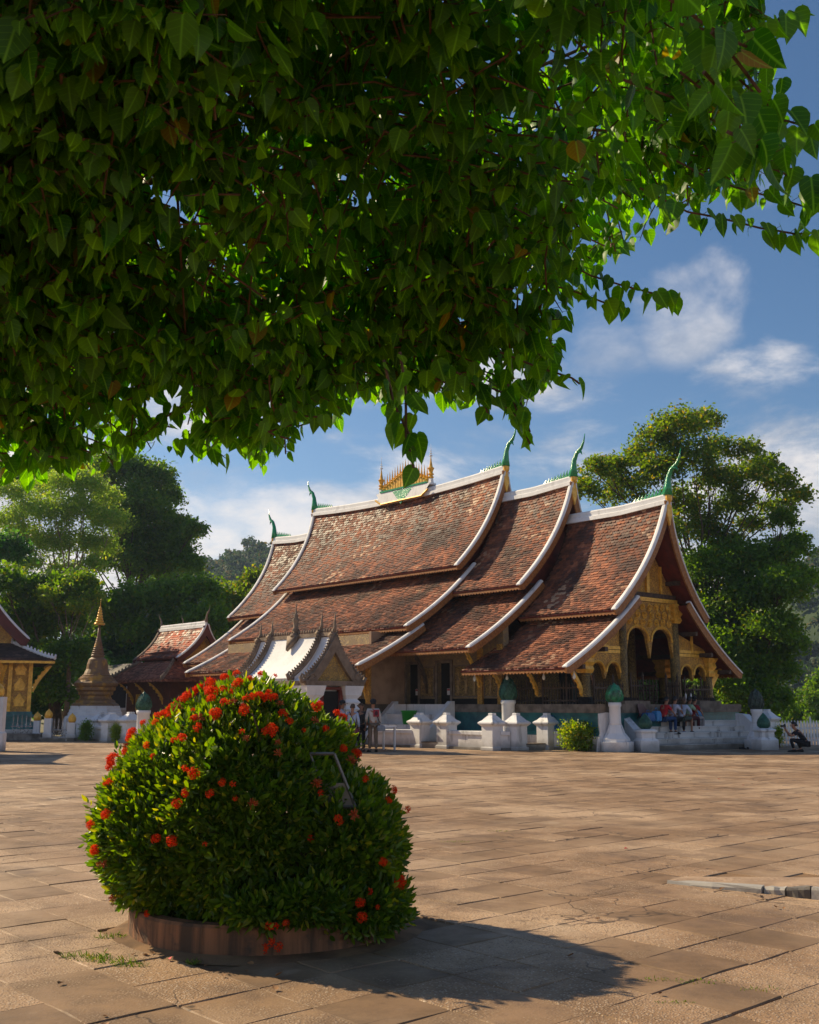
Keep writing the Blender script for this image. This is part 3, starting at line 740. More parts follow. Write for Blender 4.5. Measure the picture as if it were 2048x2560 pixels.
# arcaded panel between columns
def arch_panel(t0, t1, s, ztop, spring, na, pend, mat, name, rise=None, th=.12):
    n = 22 * na; w = (t1 - t0) / na; top, bot = [], []
    for i in range(n + 1):
        t = t0 + (t1 - t0) * i / n; u = ((t - t0) % w) / w if i < n else 1.0
        if i and abs(((t - t0) / w) - round((t - t0) / w)) < 1e-6: u = 0
        x = abs(2 * u - 1)
        zz = spring + (rise or w * .5) * math.sqrt(max(0, 1 - min(1, x / .80) ** 2)) if x < .80 else spring - pend * ((x - .80) / .20)
        top.append((t, ztop)); bot.append((t, zz))
    mb = MB()
    for i in range(n):
        q = [(top[i][0], s, top[i][1]), (top[i + 1][0], s, top[i + 1][1]), (bot[i + 1][0], s, bot[i + 1][1]), (bot[i][0], s, bot[i][1])]
        mb.add(q + [(a, b + th, c) for a, b, c in q], [(3, 2, 1, 0), (4, 5, 6, 7), (3, 7, 6, 2)])
    o = mb.build(name, mat, temple)
    # raised rope moulding along the arches
    r = MB()
    for k in range(na):
        c = t0 + (k + .5) * w; pts = []
        for i in range(13):
            a = math.pi * i / 12; pts.append((c - .8 * w / 2 * math.cos(a) * 1.12, s - .02, spring + (rise or w * .5) * math.sin(a) * 1.1 + .03))
        r.tube(pts, .05, 5)
    r.build('arch_moulding', M_GOLDPLAIN, o)
    return o
pn = arch_panel(-1.53, 1.53, .44, 5.5, 3.95, 2, .62, M_GOLD, 'arcade_panel', .52)
sc2 = MB(); rg = random.Random(3)      # carved scrolls
for i in range(7):
    for j in range(3):
        c = (-1.28 + i * .425 + (j % 2) * .12, .40, 4.70 + j * .30); r = .16
        pts = [(c[0] + (r * (1 - k / 16)) * math.cos(k * .75 + i * 1.3), c[1], c[2] + (r * (1 - k / 16)) * math.sin(k * .75 + i * 1.3)) for k in range(15)]
        if abs(c[0]) < 1.45: sc2.tube(pts, .034, 4)
sc2.build('carved_scrolls', M_GOLDPLAIN, pn)
for a, b in ((-3.73, -1.9), (1.9, 3.73)):
    arch_panel(a, b, .44, 3.45, 2.72, 2, .2, M_GOLD, 'arcade_panel', .36)
    mb = MB(); mb.box(a, b, .43, .56, 3.46, 3.58); mb.build('cornice', M_GOLDPLAIN, temple)
    P = [(a, 3.72), (b, 3.72), (b, 4.35 if a < 0 else 3.78), (a, 3.78 if a < 0 else 4.35)]
    mb = MB(); mb.add([(t, .46, z) for t, z in P] + [(t, .54, z) for t, z in P], [(0, 1, 2, 3), (7, 6, 5, 4), (2, 6, 7, 3)]); mb.build('gable_panel', M_GOLD, temple)
    m_ = (a + b) / 2; mb = MB(); mb.box(m_ - .06, m_ + .06, .40, .46, 3.6, 4.3 if a < 0 else 4.3); mb.box(a, b, .42, .5, 3.6, 3.72); mb.build('panel_post', M_GOLDPLAIN, temple)
mb = MB(); mb.box(-1.9, 1.9, .40, .58, 5.52, 5.68); mb.box(-1.85, 1.85, .38, .44, 5.60, 5.66); mb.build('cornice', M_GOLDPLAIN, temple)
mb = MB(); mb.box(-1.85, 1.85, .42, .6, 5.70, 5.86); mb.box(-.72, .72, .9, 1.05, 7.2, 7.32); mb.build('tie_beam', M_WOOD, temple)
mb = MB(); P = [(-1.75, 5.87), (1.75, 5.87), (.0, 8.1)]
mb.add([(t, .5, z) for t, z in P] + [(t, .6, z) for t, z in P], [(0, 1, 2), (5, 4, 3)]); mb.build('gable_panel', M_GOLD, temple)
mb = MB(); mb.box(-.09, .09, .4, .5, 5.87, 8.0); mb.box(-.95, -.83, .42, .5, 5.87, 6.95); mb.box(.83, .95, .42, .5, 5.87, 6.95); mb.build('king_post', M_GOLDPLAIN, temple)
# purlins under the soffit
mb = MB()
for t, z in ((2.3, 5.45), (1.35, 6.5), (4.7, 3.1), (3.4, 3.75), (2.4, 4.55)):
    for sd_ in (-1, 1): mb.box(sd_ * t - .08, sd_ * t + .08, -.1, 4.4, z - .28, z - .12)
mb.build('purlin', M_WOOD, temple)

# balustrades: dark turned pickets
def railing(pts, z0, z1, parent, gap=.135):
    mb = MB()
    for (a, b) in zip(pts[:-1], pts[1:]):
        a, b = Vector(a), Vector(b); d = b - a; L_ = d.length; n = max(2, int(L_ / gap)); e = d / L_; px = Vector((-e.y, e.x))
        for i in range(n + 1):
            p = a + d * (i / n); tall = (i % 8 == 0)
            r = .045 if tall else .024; zt = z1 + (.28 if tall else 0)
            mb.lathe([(r, z0), (r, z0 + .25), (r * .6, z0 + .32), (r, z0 + .5), (r * .8, zt - .22), (r * 1.25, zt - .16), (r * .5, zt - .1), (.003, zt)], 5, p.x, p.y)
        for z in (z0 + .1, z1 - .3):
            q = [a + px * .02, b + px * .02, b - px * .02, a - px * .02]
            mb.add([(v.x, v.y, z) for v in q] + [(v.x, v.y, z + .06) for v in q], [(3, 2, 1, 0), (4, 5, 6, 7), (0, 1, 5, 4), (1, 2, 6, 5), (2, 3, 7, 6), (3, 0, 4, 7)])
    o = mb.build('balustrade', M_WOOD, parent); o['kind'] = 'stuff'; return o
railing([(-4.05, 4.3), (-4.05, 2.75)], FL, FL + .85, temple); railing([(-4.05, 2.4), (-4.05, .7)], FL, FL + .85, temple)
railing([(-3.7, .3), (-2.0, .3)], FL, FL + .85, temple); railing([(2.0, .3), (3.7, .3)], FL, FL + .85, temple)
railing([(-1.5, .3), (-.75, .3), (-.75, -.3)], FL, FL + .95, temple); railing([(1.5, .3), (.75, .3), (.75, -.3)], FL, FL + .95, temple)
railing([(4.05, .7), (4.05, 4.3)], FL, FL + .85, temple)
# eave brackets: carved gilded struts
def bracket(t0, z0, t1, z1, s, w=.09, parent=None, mat=None):
    mb = MB(); rings = []
    for i in range(9):
        u = i / 8; t = t0 + (t1 - t0) * (u ** 1.7); z = z0 + (z1 - z0) * u; k = .04 + .08 * math.sin(u * math.pi) ** .6 + .05 * u
        rings.append([(t - k * .2, s - w / 2, z), (t - k * .2, s + w / 2, z), (t + k, s + w / 2, z - .03), (t + k, s - w / 2, z - .03)])
    mb.sweep(rings)
    for i in range(5):
        u = .25 + i * .16; t = t0 + (t1 - t0) * (u ** 1.7); z = z0 + (z1 - z0) * u
        mb.ball((t - .03, s, z), (.07, w * .7, .08), 6, 4)
    return mb.build('eave_bracket', mat or M_GOLDPLAIN, parent or temple)
for s in (.5, 2.6, 4.35): bracket(-4.08, FL + .05, -4.95, 3.05, s)
bracket(-4.06, FL + .25, -5.2, 3.95, 5.6); bracket(-4.06, FL + .45, -5.0, 3.95, 8.75, .08, None, M_WOOD)
for s in (10.4, 12.2, 14.1, 16.2, 18.4): bracket(-5.97, FL + .2, -7.2, 3.3, s)
bracket(4.05, FL + .4, 4.9, 3.05, .5); bracket(3.95, FL + .4, 4.5, 3.0, .45)

# front stair of the porch
ZT = 1.0
def turn(o, ang=R(-14), px=0, py=-.5):      # the stair stands slightly askew to the porch
    o.rotation_euler = (0, 0, ang); c, s_ = math.cos(ang), math.sin(ang); o.location = (px - (c * px - s_ * py), py - (s_ * px + c * py), 0); return o
for i in range(5):
    z = .2 * (i + 1); mb = MB(); mb.box(-2.6, 3.0, -2.08 + .36 * i, -.57, z - .2, z - .045); mb.box(-2.6, 3.0, -2.12 + .36 * i, -.57 - .001 * i, z - .045, z); turn(mb.build('stair_step', M_WHITE_STEP, temple, bevel=.008))
mb = MB(); mb.box(-.7, .7, -.62, -.46, 1.0, 1.3); mb.box(-.7, .7, -.62, .3, .95, 1.001); mb.build('upper_step', M_WHITE_STEP, temple)
for t0, t1 in ((-2.6, -2.92), (3.0, 3.32)):
    mb = MB(); pts = [(-.58, 0), (-2.3, 0), (-2.3, .26), (-1.0, 1.22), (-.58, 1.25)]
    mb.add([(t0, s, z) for s, z in pts] + [(t1, s, z) for s, z in pts], [(0, 1, 2, 3, 4), (9, 8, 7, 6, 5)] + [(i, i + 5, (i + 1) % 5 + 5, (i + 1) % 5) for i in range(5)])
    turn(mb.build('stair_cheek', M_WHITE, temple))
mb = MB()      # whitewashed return at the plinth corner with a wavy edge
pts = [(-4.6, 1.28), (-4.2, 1.32), (-3.45, 1.3), (-3.45, 0), (-4.75, 0), (-4.7, .35), (-4.55, .62), (-4.62, .95)]
mb.add([(t, -.62, z) for t, z in pts] + [(t, -.56, z) for t, z in pts], [tuple(range(8)), tuple(range(15, 7, -1))] + [(i, (i + 1) % 8, (i + 1) % 8 + 8, i + 8) for i in range(8)])
mb.build('plinth_return', M_WHITE, temple)
mb = MB()
for sd_ in (-1, 1): mb.box(sd_ * 2.35 - .75, sd_ * 2.35 + .75, -.6, -.2, FL - .28, FL + .12)
mb.build('landing_parapet', M_BROWNST, temple)
# side stair to the two doors
mb = MB()
for i in range(4):
    z = .4 * (i + 1); mb.box(-6.0 + .4 * i, -4.57, 6.75, 9.95, z - .4 + .0006 * i, z - .001)
mb.build('side_stair', M_WHITE, temple)
for s in (6.55, 9.95):
    mb = MB(); pts = [(-6.35, 0), (-6.35, .35), (-6.1, .5), (-4.75, 1.72), (-4.57, 1.72), (-4.57, 0)]
    mb.add([(t, s, z) for t, z in pts] + [(t, s + .24, z) for t, z in pts], [tuple(range(6)), tuple(range(11, 5, -1))] + [(i, (i + 1) % 6, (i + 1) % 6 + 6, i + 6) for i in range(6)])
    mb.build('stair_cheek', M_WHITE, temple)
# hanging bulbs under the eaves
M_BULB = simple('white_bulb', (.8, .8, .78), (.75, .75, .72), 5, .3)
for t, s in ((-4.9, .2), (-4.9, 1.6), (-4.9, 3.4), (-5.0, 5.0)):
    mb = MB(); mb.lathe([(.012, 2.78), (.015, 2.68), (.05, 2.6), (.06, 2.53), (.035, 2.47), (.005, 2.45)], 8, t, s); mb.build('light_bulb', M_BULB, temple, True)
# ------------------------------------------------------------------ low white precinct wall
def wpost(p, label, h=.86, w=.27, rz=YAW, grp='white gate posts of the low wall', mat=None, cat='post'):
    o = empty('wall_post', p, rz)
    mb = MB(); mb.sqlathe([(w * 1.12, 0), (w * 1.12, .10), (w, .13), (w, h - .02)]); mb.build('shaft', mat or M_WHITE, o, bevel=.012)
    mb = MB(); mb.sqlathe([(w * 1.02, h - .03), (w * 1.36, h + .06), (w * 1.36, h + .11), (w * 1.15, h + .15), (w * 1.0, h + .17), (w * .45, h + .34), (w * .38, h + .34), (w * .38, h + .42), (w * .3, h + .43)]); mb.build('cap', mat or M_WHITE, o, bevel=.01)
    return tag(o, label, cat, grp)
PW = lambda t, s: TW(t, s)
p1, p2, p3 = Vector((.40, 39.9, 0)), Vector((1.37, 39.1, 0)), Vector((2.92, 37.45, 0))
p4, p5 = Vector((3.78, 37.55, 0)), Vector((4.95, 38.2, 0))
wpost(p1, 'white wall post left of the gap in front of the green bucket'); wpost(p2, 'white wall post right of the gap in front of the green bucket')
wpost(p3, 'front white corner post of the low wall, nearest the plaza'); wpost(p4, 'white wall post just right of the nearest corner post'); wpost(p5, 'white wall post beside the round green bush')
def lowwall(a, b, label, h=.52, th=.3, name='low_wall', mat=None):
    d = b - a; L_ = d.length; o = empty(name, a, math.atan2(d.y, d.x)); m = mat or M_WHITE
    mb = MB(); mb.box(.26, L_ - .26, -th / 2, th / 2, 0, h); mb.build('wall_body', m, o)
    mb = MB(); mb.box(.27, L_ - .27, -th / 2 - .06, th / 2 + .06, h, h + .14); mb.build('coping', m, o, bevel=.02)
    mb = MB(); mb.box(.265, L_ - .265, -th / 2 - .05, th / 2 + .05, 0, .1); mb.build('footing', M_WHITE_STEP, o)
    return tag(o, label, 'wall', 'sections of the low white wall')
pL = Vector((-1.6, 40.9, 0)); pLL = Vector((-6.5, 43.6, 0))
lowwall(p1, pL, 'low white wall section behind the standing visitors'); lowwall(pL, pLL, 'low white wall section hidden behind the white roofed shrine')
lowwall(p3, p2, 'low white wall section between the bucket gap and the corner post'); lowwall(p3, p4, 'short low white wall section right of the corner post')
lowwall(p5, Vector((6.9, 37.6, 0)), 'low white wall section behind the round green bush')
def step_slab(a, b, label):
    d = b - a; o = empty('gate_step', a, math.atan2(d.y, d.x)); L_ = d.length
    mb = MB(); mb.box(.25, L_ - .25, -.22, .3, 0, .2); mb.build('riser', M_WHITE_STEP, o)
    mb = MB(); mb.box(.25, L_ - .25, -.24, .3, .2, .235); mb.build('tread', M_BROWNST, o); return tag(o, label, 'step', 'gate steps in the low wall')
step_slab(p1, p2, 'stained step in the wall gap before the side stair'); step_slab(p4, p5, 'stained step in the wall gap left of the round green bush')

# ------------------------------------------------------------------ lotus bud pillars
def lotus_pillar(p, h, bud_r, bud_h, r, base, label, matbud, bare=False):
    o = empty('lotus_pillar', p, YAW * .3)
    mb = MB()
    if base:
        for q in ((base, 0, .34), (base * .82, .34, .44)): mb.lathe([(q[0], q[1]), (q[0], q[2])], 8, ang=math.pi / 8)
        mb.lathe([(base * .8, .44), (base * .55, .62), (r * 1.35, .78), (r * 1.15, .9)], 8, ang=math.pi / 8)
    mb.build('pedestal', M_WHITE, o, bevel=.01) if base else None
    mb = MB(); z0 = .85 if base else 0
    mb.lathe([(r * 1.1, z0), (r * .98, z0 + .15), (r * .98, h - .16), (r * 1.12, h - .12), (r * 1.12, h)], 20); mb.build('shaft', M_WHITE, o, True)
    bm = MB(); prof_ = [(bud_r * .75, h), (bud_r * .98, h + bud_h * .14), (bud_r, h + bud_h * .28), (bud_r * .86, h + bud_h * .5), (bud_r * .55, h + bud_h * .74), (bud_r * .25, h + bud_h * .9), (.01, h + bud_h)]
    bm.lathe(prof_, 16); bud = bm.build('lotus_bud', matbud, o, True)
    pm = MB()        # overlapping petals / leaves on the bud
    for ring in range(7):
        u = ring / 7; z = h + bud_h * (.02 + .8 * u); n = max(5, int(13 * (1 - u * .6)))
        rr = np.interp(z - h, [q[1] - h for q in prof_], [q[0] for q in prof_])
        for k in range(n):
            a = 2 * math.pi * (k + .5 * (ring % 2)) / n; ca, sa = math.cos(a), math.sin(a); w = math.pi * rr / n * 1.25; hh = bud_h * .19
            rr2 = np.interp(z + hh - h, [q[1] - h for q in prof_], [q[0] for q in prof_])
            c0 = Vector((ca * (rr + .012), sa * (rr + .012), z)); tg = Vector((-sa, ca, 0)); tip = Vector((ca * (rr2 + .045), sa * (rr2 + .045), z + hh)); mid = (c0 + tip) / 2 + Vector((ca, sa, 0)) * .02
            pm.add([c0 - tg * w * .7, c0 + tg * w * .7, mid + tg * w, tip, mid - tg * w], [(0, 1, 2, 3, 4)])
    pm.build('bud_petals', matbud, bud)
    return tag(o, label, 'pillar', 'white pillars with lotus buds')
M_BUDG = simple('aged_green_lotus', (.035, .13, .085), (.015, .06, .042), 9, .5, .4, 40, .02, vary=.5)
M_BUDB = simple('bright_green_lotus', (.012, .30, .13), (.02, .09, .055), 3.5, .35, .3, 40, .02, vary=.6, spec=.6)
M_BUDD = simple('dark_lotus', (.055, .09, .075), (.03, .045, .04), 9, .6, .4, 40, .02, vary=.5)
lotus_pillar((3.68, 39.4, 0), 1.75, .30, .92, .25, 0, 'tall white pillar with aged green lotus bud behind the corner posts', M_BUDG)
lotus_pillar((7.10, 36.6, 0), 1.66, .27, .68, .20, .60, 'white pillar with bright green lotus bud left of the front stair', M_BUDB)
lotus_pillar((12.75, 38.9, 0), 1.42, .25, .76, .19, .50, 'white pillar with dark lotus bud right of the front stair', M_BUDD)
lotus_pillar((-11.05, 44.0, 0), 1.35, .30, .78, .26, 0, 'white pillar with green lotus bud left of the flowering bush', M_BUDG)
def bud_pedestal(p, label, s=1.):
    o = empty('bud_pedestal', p, YAW * .3)
    mb = MB(); mb.sqlathe([(.34 * s, 0), (.34 * s, .36), (.29 * s, .42), (.25 * s, .44), (.25 * s, .62), (.30 * s, .66), (.30 * s, .72), (.2 * s, .76)]); mb.build('pedestal', M_WHITE, o, bevel=.012)
    bm = MB(); bm.lathe([(.15 * s, .76), (.23 * s, .84), (.24 * s, .95), (.2 * s, 1.06), (.1 * s, 1.2), (.01, 1.3)], 14); bm.build('lotus_bud', M_BUDG, o, True)
    return tag(o, label, 'pedestal', 'small pedestals with lotus buds')
bud_pedestal((8.15, 36.7, 0), 'small white pedestal with green bud left of the seated visitors')
bud_pedestal((12.65, 37.9, 0), 'small white pedestal with green bud at the right foot of the stair')
wpost(Vector((13.6, 40.3, 0)), 'white wall post right of the front stair, behind the pedestal', .98)
# ------------------------------------------------------------------ white picket fence on the right
def picket_fence(a, b, h, label):
    d = b - a; L_ = d.length; o = empty('picket_fence', a, math.atan2(d.y, d.x)); n = int(L_ / .125)
    pk = MB(); w = .04
    pk.add([(-w, -.012, .06), (w, -.012, .06), (w, -.012, h - .1), (0, -.012, h), (-w, -.012, h - .1), (-w, .012, .06), (w, .012, .06), (w, .012, h - .1), (0, .012, h), (-w, .012, h - .1)], [(0, 1, 2, 3, 4), (9, 8, 7, 6, 5)] + [(i, i + 5, (i + 1) % 5 + 5, (i + 1) % 5) for i in range(5)])
    me = pk.mesh('picket', M_WHITE2)
    for i in range(n):
        x = link('picket', me, o); x.location = (.06 + i * .125, -.03, 0); x.scale = (1, 1, 1 + (.14 if i % 12 == 11 else 0))
    for z in (.22, h - .34):
        r = MB(); r.box(0, L_, -.017, .02, z, z + .07); r.build('rail', M_WHITE2, o)
    return tag(o, label, 'fence')
picket_fence(Vector((13.95, 40.6, 0)), Vector((20.0, 41.2, 0)), 1.0, 'white picket fence behind the crouching photographer')

# ------------------------------------------------------------------ left side fence with gilded buds
def gold_post(p, h, w, label, bud=.16):
    o = empty('bud_post', p, R(8))
    mb = MB(); mb.sqlathe([(w * 1.2, 0), (w * 1.2, h * .33), (w, h * .36), (w, h)]); mb.build('shaft', M_WHITE, o, bevel=.012)
    mb = MB(); mb.lathe([(bud * .75, h), (bud * 1.02, h + bud * .45), (bud * 1.05, h + bud * 1.1), (bud * .75, h + bud * 1.7), (bud * .2, h + bud * 2.25), (.005, h + bud * 2.5)], 14); mb.build('gilded_bud', M_GOLDPLAIN, o, True)
    return tag(o, label, 'post', 'white posts with gilded buds')
gold_post((-14.38, 36.9, 0), 1.85, .26, 'tall white post with gilded bud at the left frame edge', .21)
gold_post((-16.1, 47.3, 0), .98, .16, 'white fence post with gilded bud left of the silver lattice', .17)
gold_post((-14.95, 47.0, 0), .80, .17, 'white fence post with gilded bud right of the silver lattice', .17)
gold_post((-17.2, 49.0, 0), .85, .14, 'white fence post with gilded bud behind the dark stained kerb wall', .17)
M_SILVER = simple('silvered_glass', (.62, .58, .54), (.35, .31, .28), 30, .25, .6, 60, .03, .6, vary=.6)
def lattice(a, b, h, label):
    d = b - a; L_ = d.length; o = empty('lattice_panel', a, math.atan2(d.y, d.x)); n = max(3, int(L_ / .2))
    for i in range(n):
        x = (i + .5) * L_ / n; mb = MB(); w = .085; r = [(0, h - .55), (w, h - .28), (0, h), (-w, h - .28)]
        mb.tube([(x + q[0], 0, q[1]) for q in r + r[:1]], .02, 5); mb.tube([(x, 0, h - .45), (x, 0, h - .1)], .018, 5); mb.build('leaf_spear', M_SILVER, o)
    mb = MB(); rg = random.Random(9)
    for i in range(int(90 * L_)):
        x, z = rg.uniform(.03, L_ - .03), rg.uniform(.14, h - .5); mb.cbox(x, rg.uniform(-.02, .02), z, .035, .02, .045)
    q = mb.build('glass_mosaic', M_SILVER, o); q['kind'] = 'stuff'
    mb = MB(); mb.tube([(0, 0, .16), (L_, 0, .16)], .025, 5); mb.tube([(0, 0, h - .5), (L_, 0, h - .5)], .022, 5); mb.build('rail', M_SILVER, o)
    return tag(o, label, 'fence panel', 'silver lattice panels')
lattice(Vector((-15.9, 47.25, 0)), Vector((-15.1, 47.05, 0)), .98, 'sparkling silver lattice panel between two gilded bud posts')
lattice(Vector((-18.4, 49.0, 0)), Vector((-17.4, 49.0, 0)), 1.1, 'silver lattice panel beside the gold chapel base')
def kerb_wall(a, b, h, label, mat=None):
    d = b - a; o = empty('kerb_wall', a, math.atan2(d.y, d.x)); mb = MB(); mb.box(0, d.length, -.15, .15, 0, h); mb.build('wall_body', mat or M_WHITE_STEP, o, bevel=.015)
    mb = MB(); mb.box(-.02, d.length + .02, -.19, .19, h, h + .05); mb.build('coping', mat or M_WHITE_STEP, o); return tag(o, label, 'wall')
kerb_wall(Vector((-20.5, 48.2, 0)), Vector((-16.4, 47.5, 0)), .26, 'low grey stained kerb wall in front of the gold chapel', simple('mouldy_concrete', (.24, .23, .22), (.07, .065, .06), 2.2, .9))
kerb_wall(Vector((-16.3, 47.2, 0)), Vector((-14.7, 46.85, 0)), .1, 'thin white kerb under the silver lattice')
q1, q2 = Vector((-13.0, 46.3, 0)), Vector((-12.0, 45.6, 0))
wpost(q1, 'left of two white wall posts left of the flowering bush', .82, .32); wpost(q2, 'right of two white wall posts left of the flowering bush', .84, .34)
wpost(Vector((-14.1, 48.4, 0)), 'small white wall post in front of the gold stupa', .8, .3)
lowwall(Vector((-14.3, 47.6, 0)), q1, 'low white wall section in front of the gold stupa')
lowwall(q2, Vector((-8.5, 44.6, 0)), 'low white wall section behind the flowering bush')

# ------------------------------------------------------------------ green bucket and other small things
M_PLASTIC = simple('green_plastic', (.03, .36, .03), (.02, .26, .02), 3, .35, .02)
mb = MB(); mb.lathe([(.21, .80), (.24, .82), (.30, 1.30), (.335, 1.31), (.335, 1.35), (.30, 1.35), (.235, .84)], 20, cap=False); mb.lathe([(.235, .838), (.236, .84)], 20)
bk = mb.build('bucket', M_PLASTIC, None, True); bp = TW(-5.22, 8.55); bk.location = (bp.x, bp.y, .0); tag(bk, 'bright green plastic bucket on the white side stair', 'bucket')
M_SHOE = simple('black_shoe', (.015, .015, .018), (.03, .03, .03), 9, .6)
def shoe(p, rz, label, mat=None, grp=None):
    mb = MB(); o = None
    mb.sweep([[(x, -w, 0), (x, w, 0), (x, w * .8, h), (x, -w * .8, h)] for x, w, h in ((-.13, .03, .06), (-.1, .042, .085), (-.02, .038, .08), (.05, .046, .055), (.11, .045, .045), (.14, .02, .025))])
    o = mb.build('shoe', mat or M_SHOE, None, True); o.location = p; o.rotation_euler = (0, 0, rz); return tag(o, label, 'shoe', grp)
shoe(TW(-5.3, 7.35, .80), 1.0, 'dark shoe lying on the white side stair, lower one'); shoe(TW(-4.95, 7.0, 1.2), 1.3, 'dark shoe lying on the white side stair, upper one')
for i, (x, y) in enumerate(((12.0, 38.4), (12.2, 38.45), (12.55, 38.0), (12.65, 38.1))):
    shoe((x, y, 0), .3 + i, 'black shoe left at the foot of the front stair', None, 'shoes at the foot of the stair')
# sign boards and bags at the stair head
M_SIGN = MT('maroon_sign'); _n = M_SIGN.rng(M_SIGN.voro(26), .0, .12, 1, 0); M_SIGN.bsdf(M_SIGN.mix(M_SIGN.math('MULTIPLY', _n, .7), (.07, .02, .025), (.5, .4, .38)), .5); M_SIGN = M_SIGN.m
o = empty('notice_board', TW(-2.15, -.72, 1.0), YAW + R(10)); mb = MB(); mb.add([(-.33, -.02, .02), (.33, -.02, .02), (.33, .1, .62), (-.33, .1, .62), (-.33, .0, .02), (.33, .0, .02), (.33, .12, .62), (-.33, .12, .62)], [(0, 1, 2, 3), (7, 6, 5, 4), (0, 4, 5, 1), (1, 5, 6, 2), (2, 6, 7, 3), (3, 7, 4, 0)]); mb.build('board', M_SIGN, o)
mb = MB(); mb.tube([(0, .1, .5), (0, .32, 0)], .015, 5); mb.build('prop', M_WOOD, o); tag(o, 'maroon notice board leaning at the stair head', 'sign')
M_BLUE = simple('blue_bag', (.02, .12, .34), (.02, .07, .2), 5, .5); M_BLUE2 = simple('light_blue_bag', (.05, .28, .55), (.03, .16, .4), 4, .5)
def bag(p, w, d, h, mat, label):
    mb = MB(); mb.sqlathe([(.9, 0), (1, .12), (.97, .7), (.8, .95), (.55, 1.0)]); mb.tube([(-.5, 0, 1), (-.35, 0, 1.28), (.35, 0, 1.28), (.5, 0, 1)], .05, 5)
    o = mb.build('bag', mat, None, bevel=.03); o.location = p; o.scale = (w / 2, d / 2, h); o.rotation_euler = (0, 0, YAW); return tag(o, label, 'bag')
bag(TW(-2.25, -.95, 1.0), .42, .3, .3, M_BLUE, 'dark blue bag at the stair head left of the notice board'); bag(TW(-1.75, -.95, 1.0), .3, .25, .36, M_BLUE2, 'blue bag between notice board and man in red shirt')
bag(TW(.95, -.8, 1.0), .42, .3, .36, M_BLUE2, 'light blue bag right of the seated visitors')
mb = MB(); mb.lathe([(.035, 1.72), (.035, 1.95), (.012, 2.0), (.012, 2.03)], 8)
for dx in (0, .35):
    b = mb.build('water_bottle', M_PAPER, None); p = TW(.95 + dx, -.42); b.location = (p.x, p.y, 0)
    tag(b, ('left' if dx == 0 else 'right') + ' white bottle standing on the parapet behind the seated visitors', 'bottle')
# ------------------------------------------------------------------ white roofed shrine beside the temple
sh = tag(empty('shrine', (-2.67, 37.1, 0), YAW), 'small shrine with white plaster roof and brown crocketed gable', 'shrine')
M_WROOF = white('white_roof_plaster', (.80, .80, .81), .12, 6.)
def sroof(s0, s1, dz, hw=1.22, z0=2.42, z1=4.0):
    P = prof((0, z1 + dz), (hw, z0 + dz), .22, .6, 12); mb = MB(); rings = []
    full = [(-t, z) for t, z in P[::-1]] + P[1:]
    rings = [[(t, s, z) for t, z in full] + [(t * .97, s, z - .09) for t, z in full[::-1]] for s in (s0, s1)]
    mb.sweep(rings); return mb.build('plaster_roof', M_WROOF, sh)
sroof(.05, .75, -.03); sroof(.75, 3.95, .08); sroof(3.95, 4.65, -.03)
def rail(s, dz, hw=1.24, horn=.75):
    P = prof((0, 4.06 + dz), (hw, 2.44 + dz), .22, .6, 18); mb = MB()
    for sd_ in (-1, 1):
        mb.tube([(sd_ * t, s, z + .02) for t, z in P], .07, 6)
        for i, (t, z) in enumerate(P[1:]):
            mb.ball((sd_ * (t + .05), s, z + .11), (.06, .055, .075), 6, 5); mb.ball((sd_ * (t + .10), s, z + .17), (.03, .03, .04), 5, 4)
        t, z = P[-1]; mb.tube([(sd_ * (t - .05), s, z - .02), (sd_ * (t + .12), s, z - .06), (sd_ * (t + .2), s, z + .08), (sd_ * (t + .14), s, z + .2)], [.09, .09, .07, .02], 6)
    mb.tube([(0, s + .25, 4.0 + dz), (0, s + .03, 4.12 + dz), (0, s - .05, 4.08 + dz + horn * .3), (0, s - .03, 4.05 + dz + horn * .6), (0, s - .05, 4.1 + dz + horn)], [.10, .09, .06, .04, .010], 7)
    return mb.build('crocketed_rib', M_STONEG, sh, True)
rail(.0, 0, horn=.72); rail(.78, .1, horn=.68); rail(3.92, .1, horn=.55); rail(4.7, 0, horn=.58)
mb = MB(); mb.box(-.07, .07, .0, 4.7, 4.0, 4.13)
for i in range(30): mb.ball((0, .1 + i * .155, 4.2), (.05, .045, .07), 5, 4)
mb.build('ridge_crest', M_STONEG, sh)
mb = MB(); mb.lathe([(.2, 4.05), (.21, 4.14), (.08, 4.22), (.16, 4.3), (.09, 4.4), (.10, 4.62), (.14, 4.69), (.07, 4.78), (.09, 4.82), (.04, 4.92), (.025, 5.1), (.006, 5.36)], 10, 0, 2.35)
mb.add([(-.14, 2.0, 4.1), (-.14, 2.7, 4.1), (-.44, 2.35, 3.55), (.1, 2.0, 4.1), (.1, 2.7, 4.1), (-.34, 2.35, 3.5)], [(0, 2, 1), (3, 4, 5), (0, 3, 5, 2), (1, 2, 5, 4), (0, 1, 4, 3)]); mb.build('ridge_spire', M_STONEG, sh, True)
